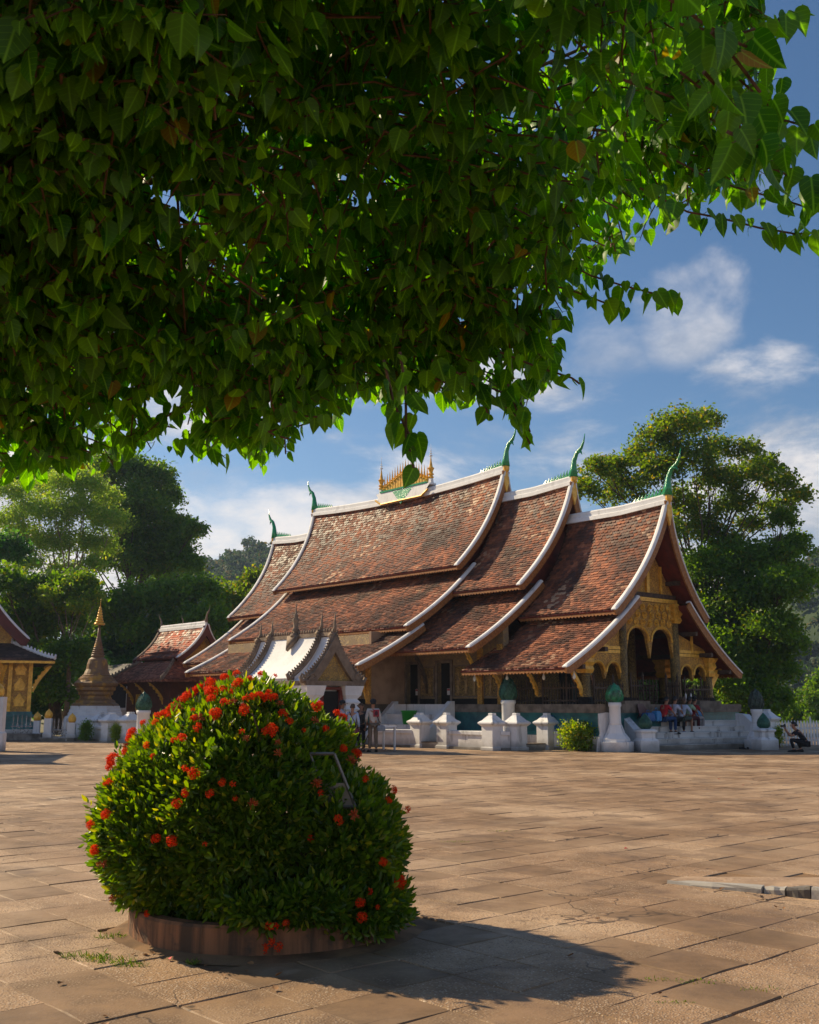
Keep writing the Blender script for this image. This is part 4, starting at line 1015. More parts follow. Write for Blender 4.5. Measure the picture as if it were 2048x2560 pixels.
# gable: thick stucco boards, gilded tympanum
mb = MB(); P = prof((0, 4.02), (1.2, 2.4), .40, .53, 10); Q = prof((0, 3.42), (.84, 2.36), .42, .52, 10)
for sd_ in (-1, 1):
    mb.sweep([[(sd_ * P[i][0], -.1, P[i][1]), (sd_ * P[i][0], .12, P[i][1]), (sd_ * Q[i][0], .12, Q[i][1]), (sd_ * Q[i][0], -.1, Q[i][1])] for i in range(11)])
    mb.tube([(sd_ * (.98 + .1 * math.cos(a)), -.1, 2.55 + .1 * math.sin(a)) for a in [k * .6 for k in range(9)]], .03, 5)
mb.build('gable_board', M_STONEG, sh)
mb = MB(); Q2 = [(-t, z) for t, z in Q[::-1]] + Q[1:]
mb.add([(t, .04, z) for t, z in Q2] + [(t, .14, z) for t, z in Q2], [tuple(range(len(Q2))), tuple(range(2 * len(Q2) - 1, len(Q2) - 1, -1))]); mb.build('tympanum', mat_gold('shrine_tympanum', (.80, .50, .10), (.20, .13, .07), 11, .45), sh)
mb = MB(); mb.box(-1.28, 1.28, -.12, 4.8, 2.24, 2.40); mb.build('eave_beam', M_STONEG, sh)
mb = MB(); mb.box(-.98, .98, .3, 4.45, 0, 2.24); mb.build('wall', M_WHITE2, sh)
for sd_ in (-1, 1):
    for s in (.28, 4.4): mb = MB(); mb.sqlathe([(.34, 0), (.34, .35), (.24, .42), (.24, 1.35), (.33, 1.42), (.24, 1.55), (.34, 1.66), (.25, 1.78), (.36, 1.92), (.36, 1.96), (.42, 2.22), (.42, 2.239)], sd_ * .84, s); mb.build('moulded_pillar', M_WHITE2, sh)
mb = MB(); mb.mi = 0; mb.box(-.42, .42, .2, .29, .3, 2.05); mb.mi = 1; mb.box(-.5, -.36, .1, .28, .3, 2.1); mb.box(.36, .5, .1, .28, .3, 2.1); mb.box(-.5, .5, .1, .28, 2.1, 2.2); mb.build('doorway', [M_DARK, M_SOFFIT], sh)
mb = MB(); mb.box(-.7, .7, -.35, .2, 0, .15); mb.box(-.6, .6, -.1, .2, .15, .3); mb.build('door_step', M_WHITE_STEP, sh)

# ------------------------------------------------------------------ generic skirt roof (hipped, concave, rows of tiles)
def skirt(root, x0, x1, y0, y1, out, z0, z1, rows, mat, name='skirt_roof'):
    mb = MB(); rings = []
    for i in range(rows):
        for e, lift in ((0, 0), (1, .035)):
            u = (i + e) / rows; d = out * (u ** .92); z = z1 + (z0 - z1) * (1 - (1 - u) ** 1.35) + lift
            rings.append([(x0 - d, y0 - d, z), (x1 + d, y0 - d, z), (x1 + d, y1 + d, z), (x0 - d, y1 + d, z)])
    rings.append([(a, b, c - .12) for a, b, c in rings[-1]])
    rings.append([(x0, y0, z1 - .15), (x1, y0, z1 - .15), (x1, y1, z1 - .15), (x0, y1, z1 - .15)])
    mb.sweep(rings, cap=False); return mb.build(name, mat, root)
def hip_ribs(root, x0, x1, y0, y1, out, z0, z1, mat, n=12):
    for (cx, cy, sx, sy) in ((x0, y0, -1, -1), (x1, y0, 1, -1), (x1, y1, 1, 1), (x0, y1, -1, 1)):
        mb = MB(); pts = []
        for i in range(n + 1):
            u = i / n; d = out * (u ** .92); z = z1 + (z0 - z1) * (1 - (1 - u) ** 1.35)
            pts.append((cx + sx * d, cy + sy * d, z + .06))
        mb.tube(pts, .085, 6)
        for p in pts: mb.ball((p[0], p[1], p[2] + .1), (.06, .06, .1), 5, 4)
        mb.build('hip_rib', mat, root)
def mat_rows(name, c1, c2):
    m = MT(name); co = world_co(m); v = m.n('ShaderNodeTexVoronoi'); mp = m.n('ShaderNodeMapping'); m.l(co, mp.inputs[0]); mp.inputs['Scale'].default_value = (5, 5, 8); m.l(mp.outputs[0], v.inputs['Vector']); v.inputs['Scale'].default_value = 1.0
    col = m.ramp(v.outputs['Color'], [(0, tuple(x * .45 for x in c1)), (.4, c1), (.75, c2), (1, tuple(min(1, x * 1.6) for x in c2))])
    col = m.mix(m.math('MULTIPLY', m.rng(m.noise(.7, 5, vec=co), .45, .65), .7), col, tuple(x * .35 for x in c1))
    m.bsdf(col, .75, 0, m.bump(m.noise(25, vec=co), .3, .01), .4); return m.m
M_ROWRED = mat_rows('red_tile_rows', (.26, .075, .042), (.42, .15, .085)); M_ROWDARK = mat_rows('dark_tile_rows', (.055, .035, .032), (.10, .06, .05))
M_MAROON = simple('maroon_board', (.12, .025, .022), (.08, .02, .018), 4, .6); M_REDWALL = simple('red_ochre_wall', (.19, .055, .035), (.13, .04, .03), 3, .8)

# gold chapel at the left frame edge (gable faces the plaza)
gc = tag(empty('gold_chapel', (-21.0, 50.0, 0), R(22)), 'gilded chapel with dark skirt roof cut by the left frame edge', 'chapel')
mb = MB()
for z0, z1, d, mi in ((0, .42, .45, 0), (.42, .75, .25, 1), (.75, 1.0, .08, 1), (1.0, 1.1, .22, 1), (1.1, 1.25, .1, 1)): mb.mi = mi; mb.box(-2.9 - d, 2.9 + d, -d, 7 + d, z0, z1 + .001 * (z1 < 1.2))
mb.build('plinth', [M_WHITE_STEP, M_TEAL], gc)
M_GOLDC = mat_gold('carved_gold_facade', (.85, .52, .11), (.34, .14, .05), 8, .62, .12)
mb = MB(); mb.box(-2.88, 2.88, .02, 7, 1.25, 3.72); mb.build('wall', M_GOLDC, gc)
for x in (2.82, 1.9, .95, -.95, -1.9, -2.82):
    mb = MB(); mb.box(x - .09, x + .09, -.1, .02, 1.25, 3.7); mb.build('pilaster', M_GOLDPLAIN, gc)
mb = MB(); mb.box(.05, .75, -.05, .02, 1.35, 2.9); mb.build('doorway', M_SOFFIT, gc)
for x in (2.36, 1.42, -1.42, -2.36):
    for z in (1.5, 2.25, 3.0):
        f = MB(); f.sweep([[(x - w_, -.05, z + zz), (x + w_, -.05, z + zz), (x + w_, .02, z + zz), (x - w_, .02, z + zz)] for w_, zz in ((.26, 0), (.2, .12), (.28, .25), (.16, .4), (.09, .5), (.02, .62))]); f.build('figure_relief', M_GOLDPLAIN, gc)
skirt(gc, -1.9, 1.9, .9, 6.1, 1.95, 3.72, 4.55, 12, M_ROWDARK); hip_ribs(gc, -1.9, 1.9, .9, 6.1, 1.95, 3.72, 4.55, M_WHITE)
mb = MB(); mb.box(-3.85, 3.85, -1.05, -1.0, 3.52, 3.66); mb.box(3.8, 3.85, -1.0, 8.0, 3.52, 3.66); mb.build('eave_fringe', M_GOLDPLAIN, gc)
mb = MB(); mb.box(-1.9, 1.9, .9, 6.1, 4.4, 5.2); mb.build('upper_wall', M_GOLDC, gc)
P = prof((0, 8.6), (2.55, 4.75), .22, .55, 12)
for sd_ in (-1, 1):
    roof_slope(gc, P, sd_, (.3, 0), (6.7, 0), None, tiles=False, mats=[M_ROWDARK, M_SOFFIT]); barge(gc, P, sd_, (.3, 0), -1, M_WHITE2, M_MAROON, .14, .2, .42)
mb = MB(); mb.add([(-1.9, .85, 5.2), (1.9, .85, 5.2), (0, .85, 8.0)], [(0, 1, 2)]); mb.add([(-1.9, .95, 5.2), (1.9, .95, 5.2), (0, .95, 8.0)], [(2, 1, 0)]); mb.build('gable_panel', M_GOLDC, gc)
for x in (2.95, 1.45): 
    b = bracket(0, 2.2, .75, 3.45, 0, .12, gc); b.location = (x, -.1 if x < 2 else -.05, 0); b.rotation_euler = (0, 0, -.25 if x > 2 else -1.3)
# small red chapel in the middle distance
rc = tag(empty('red_chapel', (-11.35, 58.0, 0), YAW), 'small red walled chapel with two tier roof behind the flowering bush', 'chapel')
mb = MB(); mb.box(-2.0, 2.0, .1, 5.0, .4, 2.9); mb.box(-1.3, 1.3, .7, 4.4, 2.9, 4.5); mb.build('wall', M_REDWALL, rc); mb = MB(); mb.box(-2.3, 2.3, -.2, 5.3, 0, .42); mb.build('plinth', M_WHITE_STEP, rc)
skirt(rc, -1.5, 1.5, .6, 4.5, 1.65, 2.85, 3.95, 13, M_ROWRED); hip_ribs(rc, -1.5, 1.5, .6, 4.5, 1.65, 2.85, 3.95, M_STONEG)
P = prof((0, 5.95), (1.6, 4.1), .22, .55, 10); RT = []
for sd_ in (-1, 1):
    roof_slope(rc, P, sd_, (0, -.05), (4.9, .05), None, tiles=(sd_ < 0), tile_store=RT, row=.17, colw=.22); barge(rc, P, sd_, (0, -.05), -1, M_WHITE2, M_MAROON, .12, .2, .26); barge(rc, P, sd_, (4.9, .05), 1, M_STONEG, M_MAROON, .12, .2, .26)
flush_tiles(RT, M_TILE_RED, rc, 0, MW=Matrix.Translation((-11.35, 58, 0)) @ Matrix.Rotation(YAW, 4, 'Z'))
ridge_cap(rc, lambda s: 5.95, -.1, 5.0, .1, .2, M_WHITE); finial(rc, -.1, 6.1, -1, M_STONEG, .5); finial(rc, 5.0, 6.1, 1, M_STONEG, .45); finial(rc, 2.45, 6.1, 1, M_STONEG, .3, False)
mb = MB(); mb.add([(-1.3, .3, 4.0), (1.3, .3, 4.0), (0, .3, 5.6), (-1.3, .4, 4.0), (1.3, .4, 4.0), (0, .4, 5.6)], [(0, 1, 2), (5, 4, 3)]); mb.build('gable_panel', M_GOLD, rc)
for s in (.8, 2.4, 4.2): bracket(-2.02, 1.6, -2.9, 2.75, s, .1, rc)
mb = MB(); mb.box(-2.08, -1.98, 3.0, 3.75, 1.25, 2.15); w = mb.build('window', M_GOLDPLAIN, rc)
mb = MB(); mb.box(-2.1, -2.06, 3.12, 3.63, 1.37, 2.03); mb.build('window_pane', M_DARK, w)
mb = MB(); [mb.box(-2.13, -2.1, 3.12 + k * .1, 3.15 + k * .1, 1.37, 2.03) for k in range(1, 5)]; mb.build('window_bar', M_GOLDPLAIN, w)
# dark wooden house behind
hs_ = tag(empty('dark_house', (-17.1, 66.0, 0), R(38)), 'dark wooden house with white gable trim behind the gold stupa', 'house')
mb = MB(); mb.mi = 1; mb.box(-1.9, 1.9, 0, 6, 0, 1.3); mb.mi = 0; mb.box(-1.88, 1.88, .02, 5.98, 1.3, 2.7); mb.build('wall', [simple('dark_planks', (.035, .036, .045), (.02, .02, .025), 6, .8), M_WHITE_STEP], hs_)
P = [(0, 4.15), (1.2, 3.35), (2.4, 2.55)]
for sd_ in (-1, 1):
    roof_slope(hs_, P, sd_, (-.6, 0), (6.5, 0), None, tiles=False, mats=[mat_rows('grey_roof_rows', (.09, .085, .085), (.2, .16, .13)), M_DARK]); barge(hs_, P, sd_, (-.6, 0), -1, M_WHITE2, M_WHITE2, .06, .1, .2)
mb = MB(); [mb.box(x - .05, x + .05, -.05, .0, 1.3, 2.7) for x in (-1.8, -.6, .6, 1.8)]; mb.box(-1.9, 1.9, -.06, .0, 1.25, 1.38); mb.build('frame_post', M_WHITE2, hs_)
mb = MB(); mb.box(-.5, .5, -.04, .01, .3, 1.1); mb.build('window', M_DARK, hs_)
mb = MB(); mb.add([(-1.9, 0, 2.7), (1.9, 0, 2.7), (0, 0, 3.95), (-1.9, .1, 2.7), (1.9, .1, 2.7), (0, .1, 3.95)], [(0, 1, 2), (5, 4, 3)]); mb.build('gable_panel', M_DARK, hs_)
# gold stupa
st = tag(empty('stupa', (-15.45, 52.0, 0), R(20)), 'weathered gold bell shaped stupa on white stepped base', 'stupa')
mb = MB(); mb.lathe([(1.6, 0), (1.6, .75), (1.5, 1.0), (1.36, 1.06)], 8, ang=R(22.5)); mb.lathe([(1.36, 1.05), (1.36, 1.2), (1.3, 1.21), (1.3, 1.34), (1.24, 1.35), (1.24, 1.52)], 8, ang=R(22.5)); mb.build('white_base', M_WHITE, st, bevel=.03)
m = MT('weathered_gilding'); co = world_co(m); k = m.rng(m.noise(2.0, 6, .65, vec=co), .50, .66)
m.bsdf(m.mix(k, (.20, .11, .05), (.46, .26, .055)), .55, m.math('MULTIPLY', k, .35), m.bump(m.noise(18, 5, vec=co), .4, .02)); M_STUPA = m.m
mb = MB(); mb.lathe([(1.15, 1.5), (1.12, 1.6), (.98, 1.68), (.95, 1.78), (.8, 1.84), (.74, 1.95), (.74, 2.02), (.84, 2.06), (.84, 2.2), (.95, 2.28), (.95, 2.42), (1.06, 2.5), (1.08, 2.62), (.98, 2.72)], 12, ang=R(15)); mb.build('redented_foot', M_STUPA, st)
mb = MB(); mb.lathe([(.98, 2.70), (.93, 2.74), (.93, 2.78), (.86, 2.80), (.86, 2.85), (.78, 2.88), (.78, 2.93), (.70, 2.96), (.70, 3.01), (.63, 3.04), (.60, 3.12), (.52, 3.3), (.49, 3.55), (.43, 3.78), (.30, 3.88), (.28, 3.94)], 20); mb.build('bell', M_STUPA, st)
pr = [(.33, 3.93)]
for i in range(9): a = .33 - i * .027; z = 3.95 + i * .105; pr += [(a, z), (a, z + .05), (a * .82, z + .07), (a * .82, z + .1)]
mb = MB(); mb.lathe(pr + [(.085, 4.92), (.045, 5.5)], 14); mb.build('ringed_spire', M_STUPA, st, True)
mb = MB()
for i, r in enumerate((.27, .19, .165, .14, .115, .09, .065)): mb.lathe([(r * .9, 5.48 + i * .13), (r, 5.5 + i * .13), (r * .96, 5.58 + i * .13), (r * .45, 5.605 + i * .13)], 14)
mb.lathe([(.03, 6.38), (.004, 6.8)], 8); mb.build('tiered_parasol', M_GOLDPLAIN, st, True)

# pavilion just outside the frame on the left; its eave throws the shadow on the paving there
pv_ = tag(empty('pavilion', (-18.6, 34.6, 0), R(12)), 'pavilion outside the left frame edge shading the paving', 'pavilion')
for x in (-1.9, 1.9):
    for y in (-1.9, 1.9): mb = MB(); mb.sqlathe([(.2, 0), (.2, .3), (.15, .34), (.15, 4.2)], x, y); mb.build('post', M_WHITE, pv_)
mb = MB(); mb.box(-2.3, 2.3, -2.3, 2.3, 0, .25); mb.build('plinth', M_WHITE_STEP, pv_)
skirt(pv_, -1.0, 1.0, -1.0, 1.0, 1.9, 4.2, 5.6, 12, M_ROWRED); hip_ribs(pv_, -1.0, 1.0, -1.0, 1.0, 1.9, 4.2, 5.6, M_WHITE)
mb = MB(); mb.sqlathe([(1.02, 5.4), (.6, 6.3), (.2, 7.0), (.02, 7.8)]); mb.build('roof_top', M_ROWRED, pv_)
# ------------------------------------------------------------------ trees
M_BARK = simple('brown_bark', (.13, .085, .055), (.06, .042, .03), 6, .9, .6, 30, .03)
M_BARKP = simple('pale_bark', (.34, .24, .17), (.18, .12, .09), 5, .85, .4, 24, .02)
def leaf_cloud(name, blobs, n_per, size, mat, seed, flat=.95, inner=.35, nsub=7):
    """leaf faces grouped in small clumps spread through the crown blobs"""
    rng = np.random.default_rng(seed); C = []
    for (c, r) in blobs:
        r = np.array(r if hasattr(r, '__len__') else (r, r, r * flat)); n = int(n_per * (r[0] * r[1] * r[2]) ** (2 / 3))
        nc = max(6, n // nsub // 4)
        d = rng.normal(size=(nc, 3)); d /= np.linalg.norm(d, axis=1, keepdims=True); d[:, 2] = np.where(d[:, 2] < -.35, -d[:, 2] * .6, d[:, 2])
        rad = inner + (1.05 - inner) * rng.random(nc) ** .55
        cc = np.array(c) + d * rad[:, None] * r
        k = n // nc
        p = np.repeat(cc, k, 0) + rng.normal(size=(nc * k, 3)) * np.array((.42, .42, .36)) * min(1.3, float(r.mean()) * .38 + .12)
        C.append(p)
    p = np.concatenate(C); n = len(p)
    nrm = rng.normal(size=(n, 3)); nrm[:, 2] = np.abs(nrm[:, 2]) + .12; nrm /= np.linalg.norm(nrm, axis=1, keepdims=True)
    a = np.cross(nrm, rng.normal(size=(n, 3))); a /= np.linalg.norm(a, axis=1, keepdims=True); b = np.cross(nrm, a)
    s = size * rng.uniform(.6, 1.35, (n, 1)); fold = nrm * s * .12
    V = np.stack([p - a * s, p - b * s * .55 + fold, p + a * s * 1.05, p + b * s * .55 + fold], 1).reshape(-1, 3)
    F = np.arange(4 * n).reshape(n, 4)
    return np_mesh(name, V, F, mat)
def tree(name, base, blobs, mat, label, n_per=900, size=.13, trunk=.35, bark=None, seed=1, split=.4, group=None, cat='tree', limbs=True):
    base = Vector(base); rg = random.Random(seed); o = empty(name, base)
    rel = [(Vector(c) - base, r) for c, r in blobs]
    top = max(c.z for c, r in rel); cen = sum((c for c, r in rel), Vector()) / len(rel)
    mb = MB(); zs = top * split; fork = Vector((cen.x * .35, cen.y * .35, zs))
    mb.tube([(0, 0, -.1), (cen.x * .08, cen.y * .08, zs * .35), (cen.x * .2, cen.y * .2, zs * .7), fork], [trunk * 1.3, trunk, trunk * .85, trunk * .75], 9)
    mb.build('trunk', bark or M_BARK, o, True)
    if limbs:
        lb = MB()
        for c, r in rel:
            rr = max(r) if hasattr(r, '__len__') else r
            st_ = fork * rg.uniform(.72, 1.0) if c.z > zs else Vector((0, 0, max(.3, c.z * .6)))
            mid = st_.lerp(c, .5) + Vector((rg.uniform(-.5, .5), rg.uniform(-.5, .5), rg.uniform(.1, .6)))
            w = trunk * rg.uniform(.16, .3)
            lb.tube([st_, st_.lerp(mid, .5), mid, mid.lerp(c, .6), c], [w, w * .85, w * .65, w * .45, w * .2], 6)
            for k in range(4):
                e = c + Vector((rg.uniform(-1, 1), rg.uniform(-1, 1), rg.uniform(-.4, .9))) * rr * .8
                lb.tube([mid.lerp(c, .5), (mid.lerp(c, .5)).lerp(e, .55) + Vector((0, 0, .15)), e], [w * .35, w * .22, w * .06], 5)
        lb.build('limbs', bark or M_BARK, o, True)
    me = leaf_cloud('crown', [(c, r) for c, r in rel], n_per, size, mat, seed); cr = link('crown', me, o)
    return tag(o, label, cat, group)
def D(px, py, Y):    # a point at depth Y seen at that place of the 2048 x 2560 photograph
    th = math.atan(480.5 / 2600); dx = (px - 1024) / 2600; dy = (1280 - py) / 2600
    d = Vector((dx, math.cos(th) - dy * math.sin(th), math.sin(th) + dy * math.cos(th))); return Vector((0, 0, 1.6)) + d * (Y / d.y)
def blobs_at(lst, Y, spread, seed, k=2600):
    rg = random.Random(seed); out = []
    for (px, py, rpx) in lst:
        y = Y + rg.uniform(-spread, spread); out.append((D(px, py, y), rpx * Y / k))
    return out
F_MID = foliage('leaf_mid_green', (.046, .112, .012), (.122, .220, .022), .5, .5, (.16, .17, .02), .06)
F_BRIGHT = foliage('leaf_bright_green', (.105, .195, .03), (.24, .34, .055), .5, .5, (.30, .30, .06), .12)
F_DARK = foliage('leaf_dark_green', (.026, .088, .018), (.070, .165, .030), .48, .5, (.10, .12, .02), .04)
F_OLIVE = foliage('leaf_olive', (.055, .112, .014), (.150, .215, .028), .55, .45, (.30, .23, .02), .10)
F_YEL = foliage('leaf_yellow_green', (.09, .17, .016), (.22, .31, .028), .5, .5, (.32, .30, .03), .15)
F_HILL = foliage('leaf_hill', (.022, .052, .014), (.065, .105, .030), .25, .7, (.16, .13, .04), .1)
G_L = 'trees behind the left buildings'
# right tree: open olive crown above, dense green lower mass
Y = 62
tree('tall_tree', (17.3, Y, 0), blobs_at([(1700, 1075, 62), (1760, 1060, 45), (1640, 1110, 55), (1590, 1150, 48), (1540, 1175, 45), (1490, 1180, 42), (1465, 1230, 40), (1560, 1230, 60), (1650, 1190, 62), (1730, 1150, 60), (1800, 1130, 45), (1790, 1210, 58), (1870, 1130, 40), (1880, 1190, 55), (1920, 1170, 38), (1950, 1215, 45), (2000, 1245, 36), (1940, 1270, 42), (1840, 1270, 55), (1700, 1270, 62), (1760, 1330, 60), (1660, 1330, 55), (1880, 1320, 40), (1820, 1370, 52)], Y, 2.6, 3), F_OLIVE,
     'tall open crowned tree rising behind the temple gable', 1050, .12, .34, None, 31, .5)
Y = 60
tree('broad_tree', (19.5, Y, 0), blobs_at([(1770, 1430, 70), (1850, 1420, 75), (1930, 1400, 62), (1985, 1370, 48), (1960, 1300, 36), (2010, 1450, 42), (1960, 1480, 62), (1880, 1500, 80), (1800, 1520, 75), (1740, 1560, 60), (1850, 1590, 80), (1930, 1580, 66), (1980, 1620, 40), (1800, 1640, 70), (1880, 1670, 75), (1940, 1680, 55), (1800, 1710, 60), (1870, 1750, 70), (1930, 1760, 52), (1820, 1780, 50)], Y, 2.2, 5), F_MID,
     'dense green lower tree right of the temple gable', 1700, .12, .4, None, 32, .35)
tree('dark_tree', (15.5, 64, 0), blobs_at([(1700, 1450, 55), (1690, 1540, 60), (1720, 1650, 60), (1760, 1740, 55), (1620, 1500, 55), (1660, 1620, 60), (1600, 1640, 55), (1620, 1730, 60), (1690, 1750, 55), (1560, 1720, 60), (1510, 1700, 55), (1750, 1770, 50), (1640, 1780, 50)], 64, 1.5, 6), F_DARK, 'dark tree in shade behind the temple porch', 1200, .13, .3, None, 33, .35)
# left group
Y = 76
tree('pale_green_tree', (-24.8, Y, 0), blobs_at([(170, 1215, 55), (120, 1225, 45), (220, 1215, 48), (80, 1280, 50), (140, 1290, 60), (210, 1280, 58), (265, 1250, 42), (280, 1310, 45), (60, 1350, 50), (120, 1370, 55), (190, 1360, 52), (250, 1370, 42), (70, 1420, 40), (160, 1430, 42), (230, 1420, 34), (25, 1240, 45), (20, 1310, 50)], Y, 1.8, 8), F_BRIGHT,
     'pale green airy tree with pale forked trunk left of the sky gap', 1250, .10, .3, M_BARKP, 34, .5, G_L)
Y = 90
tree('tall_dark_tree', (-24, Y, 0), blobs_at([(330, 1190, 55), (390, 1200, 48), (270, 1180, 60), (420, 1250, 40), (340, 1260, 60), (390, 1300, 55), (450, 1330, 45), (485, 1330, 32), (430, 1380, 55), (350, 1350, 62), (290, 1300, 62), (300, 1400, 62), (380, 1430, 60), (460, 1420, 48), (230, 1200, 50), (30, 1200, 60), (90, 1190, 50)], Y, 2.5, 9), F_MID,
     'tall dark tree right of the pale green one', 1100, .16, .4, None, 35, .5, G_L)
Y = 61.5
tree('leafy_tree', (-20.5, Y, 0), blobs_at([(130, 1480, 55), (190, 1490, 62), (70, 1500, 60), (10, 1470, 60), (150, 1560, 70), (70, 1580, 70), (10, 1560, 60), (165, 1650, 60), (90, 1660, 60), (140, 1740, 50)], Y, 2, 10), F_MID,
     'leafy mid green tree behind the gold stupa', 1200, .14, .35, None, 36, .4, G_L)
Y = 60.5
tree('young_tree', (-19.6, Y, 0), blobs_at([(180, 1480, 34), (215, 1455, 24), (150, 1520, 34), (205, 1520, 34), (120, 1490, 28), (235, 1500, 22)], Y, 1, 12), F_YEL, 'sunlit yellow green young tree above the gold stupa', 1300, .10, .14, M_BARKP, 37, .6, G_L)
for i, (lst, Y, m_, lb) in enumerate((
    ([(430, 1500, 62), (500, 1490, 55), (380, 1510, 55), (440, 1570, 65), (510, 1560, 60), (370, 1590, 60), (300, 1560, 60), (330, 1500, 50), (270, 1520, 45)], 70, F_MID, 'round green tree behind the red chapel roof'),
    ([(560, 1510, 52), (600, 1530, 40), (540, 1570, 60), (600, 1590, 50), (640, 1580, 40)], 76, F_OLIVE, 'olive green tree just left of the temple rear gable'),
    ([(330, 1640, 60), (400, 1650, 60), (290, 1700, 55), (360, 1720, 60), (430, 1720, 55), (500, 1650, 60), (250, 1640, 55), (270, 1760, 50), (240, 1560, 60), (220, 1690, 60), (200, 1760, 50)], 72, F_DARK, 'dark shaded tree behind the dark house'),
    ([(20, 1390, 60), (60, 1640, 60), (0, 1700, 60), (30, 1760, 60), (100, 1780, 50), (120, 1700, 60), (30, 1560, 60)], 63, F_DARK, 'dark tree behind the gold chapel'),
    ([(640, 1450, 34), (620, 1480, 38), (660, 1490, 30)], 96, F_OLIVE, 'small olive tree peeking past the rear roof edge'),
    ([(2030, 1760, 40), (2070, 1720, 45), (1990, 1800, 40), (2050, 1815, 40), (1960, 1820, 34)], 95, F_MID, 'light green shrubby tree at the right frame edge'))):
    b = sum((c for c, r in blobs_at(lst, Y, 0, 1)), Vector()) / len(lst)
    tree('background_tree', (b.x, Y, 0), blobs_at(lst, Y, 2, 20 + i), m_, lb, 1100, .15, .3, None, 40 + i, .4, G_L if i < 5 else None)
# palm behind the main roof
pa = empty('palm_tree', D(1160, 1760, 80)); pa.location.z = 0; hp = D(1160, 1225, 80).z
mb = MB(); mb.tube([(0, 0, 0), (.2, 0, hp * .5), (0, 0, hp)], [.28, .2, .17], 8); mb.build('trunk', M_BARK, pa, True)
fm = MB(); rg = random.Random(4)
for k in range(20):
    a = rg.uniform(0, 6.28); up = rg.uniform(.1, 1.1); L_ = rg.uniform(2.0, 2.8); pts = []
    for i in range(8):
        u = i / 7; pts.append(Vector((math.cos(a) * L_ * u, math.sin(a) * L_ * u, hp + up * L_ * .55 * u - 1.0 * u * u * L_ * .5)))
    for i in range(1, 8):
        d = (pts[i] - pts[i - 1]).normalized(); sd_ = d.cross(Vector((0, 0, 1))).normalized()
        for e in (-1, 1):
            for q in (0, .5):
                c = pts[i - 1].lerp(pts[i], q); tip = c + (sd_ * e * .7 + d * .4 + Vector((0, 0, -.15))) * (1 - .45 * (i / 7)); fm.add([c - d * .03, c + d * .03, tip], [(0, 1, 2)])
fm.build('fronds', F_MID, pa); tag(pa, 'palm with feathery fronds showing over the main roof ridge', 'palm')

# ------------------------------------------------------------------ hills with forest
def hill(name, ridge, depth, mat, seed, label_):
    """ridge: list of (x, y, z) crest points; falls off towards and away from the camera"""
    mb = MB(); rows = []; n = len(ridge)
    for v in np.linspace(-1, 1, 17):
        rows.append([(x, y + v * depth, -4 + (z + 4) * (math.cos(v * math.pi / 2) ** 1.2)) for x, y, z in ridge])
    for i in range(16):
        for j in range(n - 1): mb.add([rows[i][j], rows[i][j + 1], rows[i + 1][j + 1], rows[i + 1][j]], [(0, 1, 2, 3)])
    o = tag(mb.build(name, mat, None, True), kind='structure')
    rng = np.random.default_rng(seed); rg = random.Random(seed); bl = []
    xs = [p[0] for p in ridge]; ys = [p[1] for p in ridge]; zs = [p[2] for p in ridge]
    for k in range(420):
        x = rg.uniform(xs[0], xs[-1]); v = -rg.random() ** .6 * .95 if rg.random() < .9 else rg.uniform(0, .1); z = np.interp(x, xs, zs); y = np.interp(x, xs, ys)
        zz = -4 + (z + 4) * (math.cos(v * math.pi / 2) ** 1.2); r = rg.uniform(3.2, 6.5)
        bl.append(((x, y + v * depth, zz + r * .5), (r, r, r * .95)))
    me = leaf_cloud('forest', bl, 20, .75, F_HILL, seed, nsub=4); f = link('hill_forest', me); tag(f, label_, 'forest', None, 'stuff')
    return o
M_HILL = simple('hill_undergrowth', (.035, .06, .016), (.02, .04, .012), .05, .95)
ridge = [(*(D(px, py, Yd)),) for px, py, Yd in ((330, 1560, 470), (430, 1480, 460), (500, 1440, 450), (560, 1435, 440), (620, 1420, 440), (660, 1405, 440), (740, 1440, 440), (850, 1500, 440), (1000, 1600, 450))]
hill('hill', ridge, 150, M_HILL, 61, 'hazy forested hill far behind the temple rear gable')
ridge = [(*(D(px, py, Yd)),) for px, py, Yd in ((1500, 1720, 400), (1700, 1660, 390), (1850, 1560, 380), (1950, 1470, 370), (2050, 1420, 370), (2200, 1380, 380), (2500, 1420, 400))]
hill('hill', ridge, 140, M_HILL, 62, 'hazy forested hillside at the right frame edge')
for i, (px, py, h_, r_) in enumerate(((620, 1415, 9, 4.2), (644, 1418, 6, 3.4), (583, 1430, 6, 2.2), (505, 1435, 5, 3.0), (540, 1440, 5, 3))):
    b = D(px, py, 440); b.z -= 5
    tree('ridge_tree', b, [((b.x, b.y, b.z + h_ + 4), r_), ((b.x + 1.5, b.y, b.z + h_ + 1), r_ * .8), ((b.x - 1.6, b.y, b.z + h_ - 1), r_ * .8)], F_HILL,
         ['tallest round tree on the far hill crest', 'round tree right of the tallest on the far crest', 'thin palm like tree on the far hill crest', 'leftmost tree on the far hill crest', 'small tree between the thin and leftmost crest trees'][i], 30, .6, .4, None, 70 + i, .6, 'trees on the far hill crest', 'tree', False)

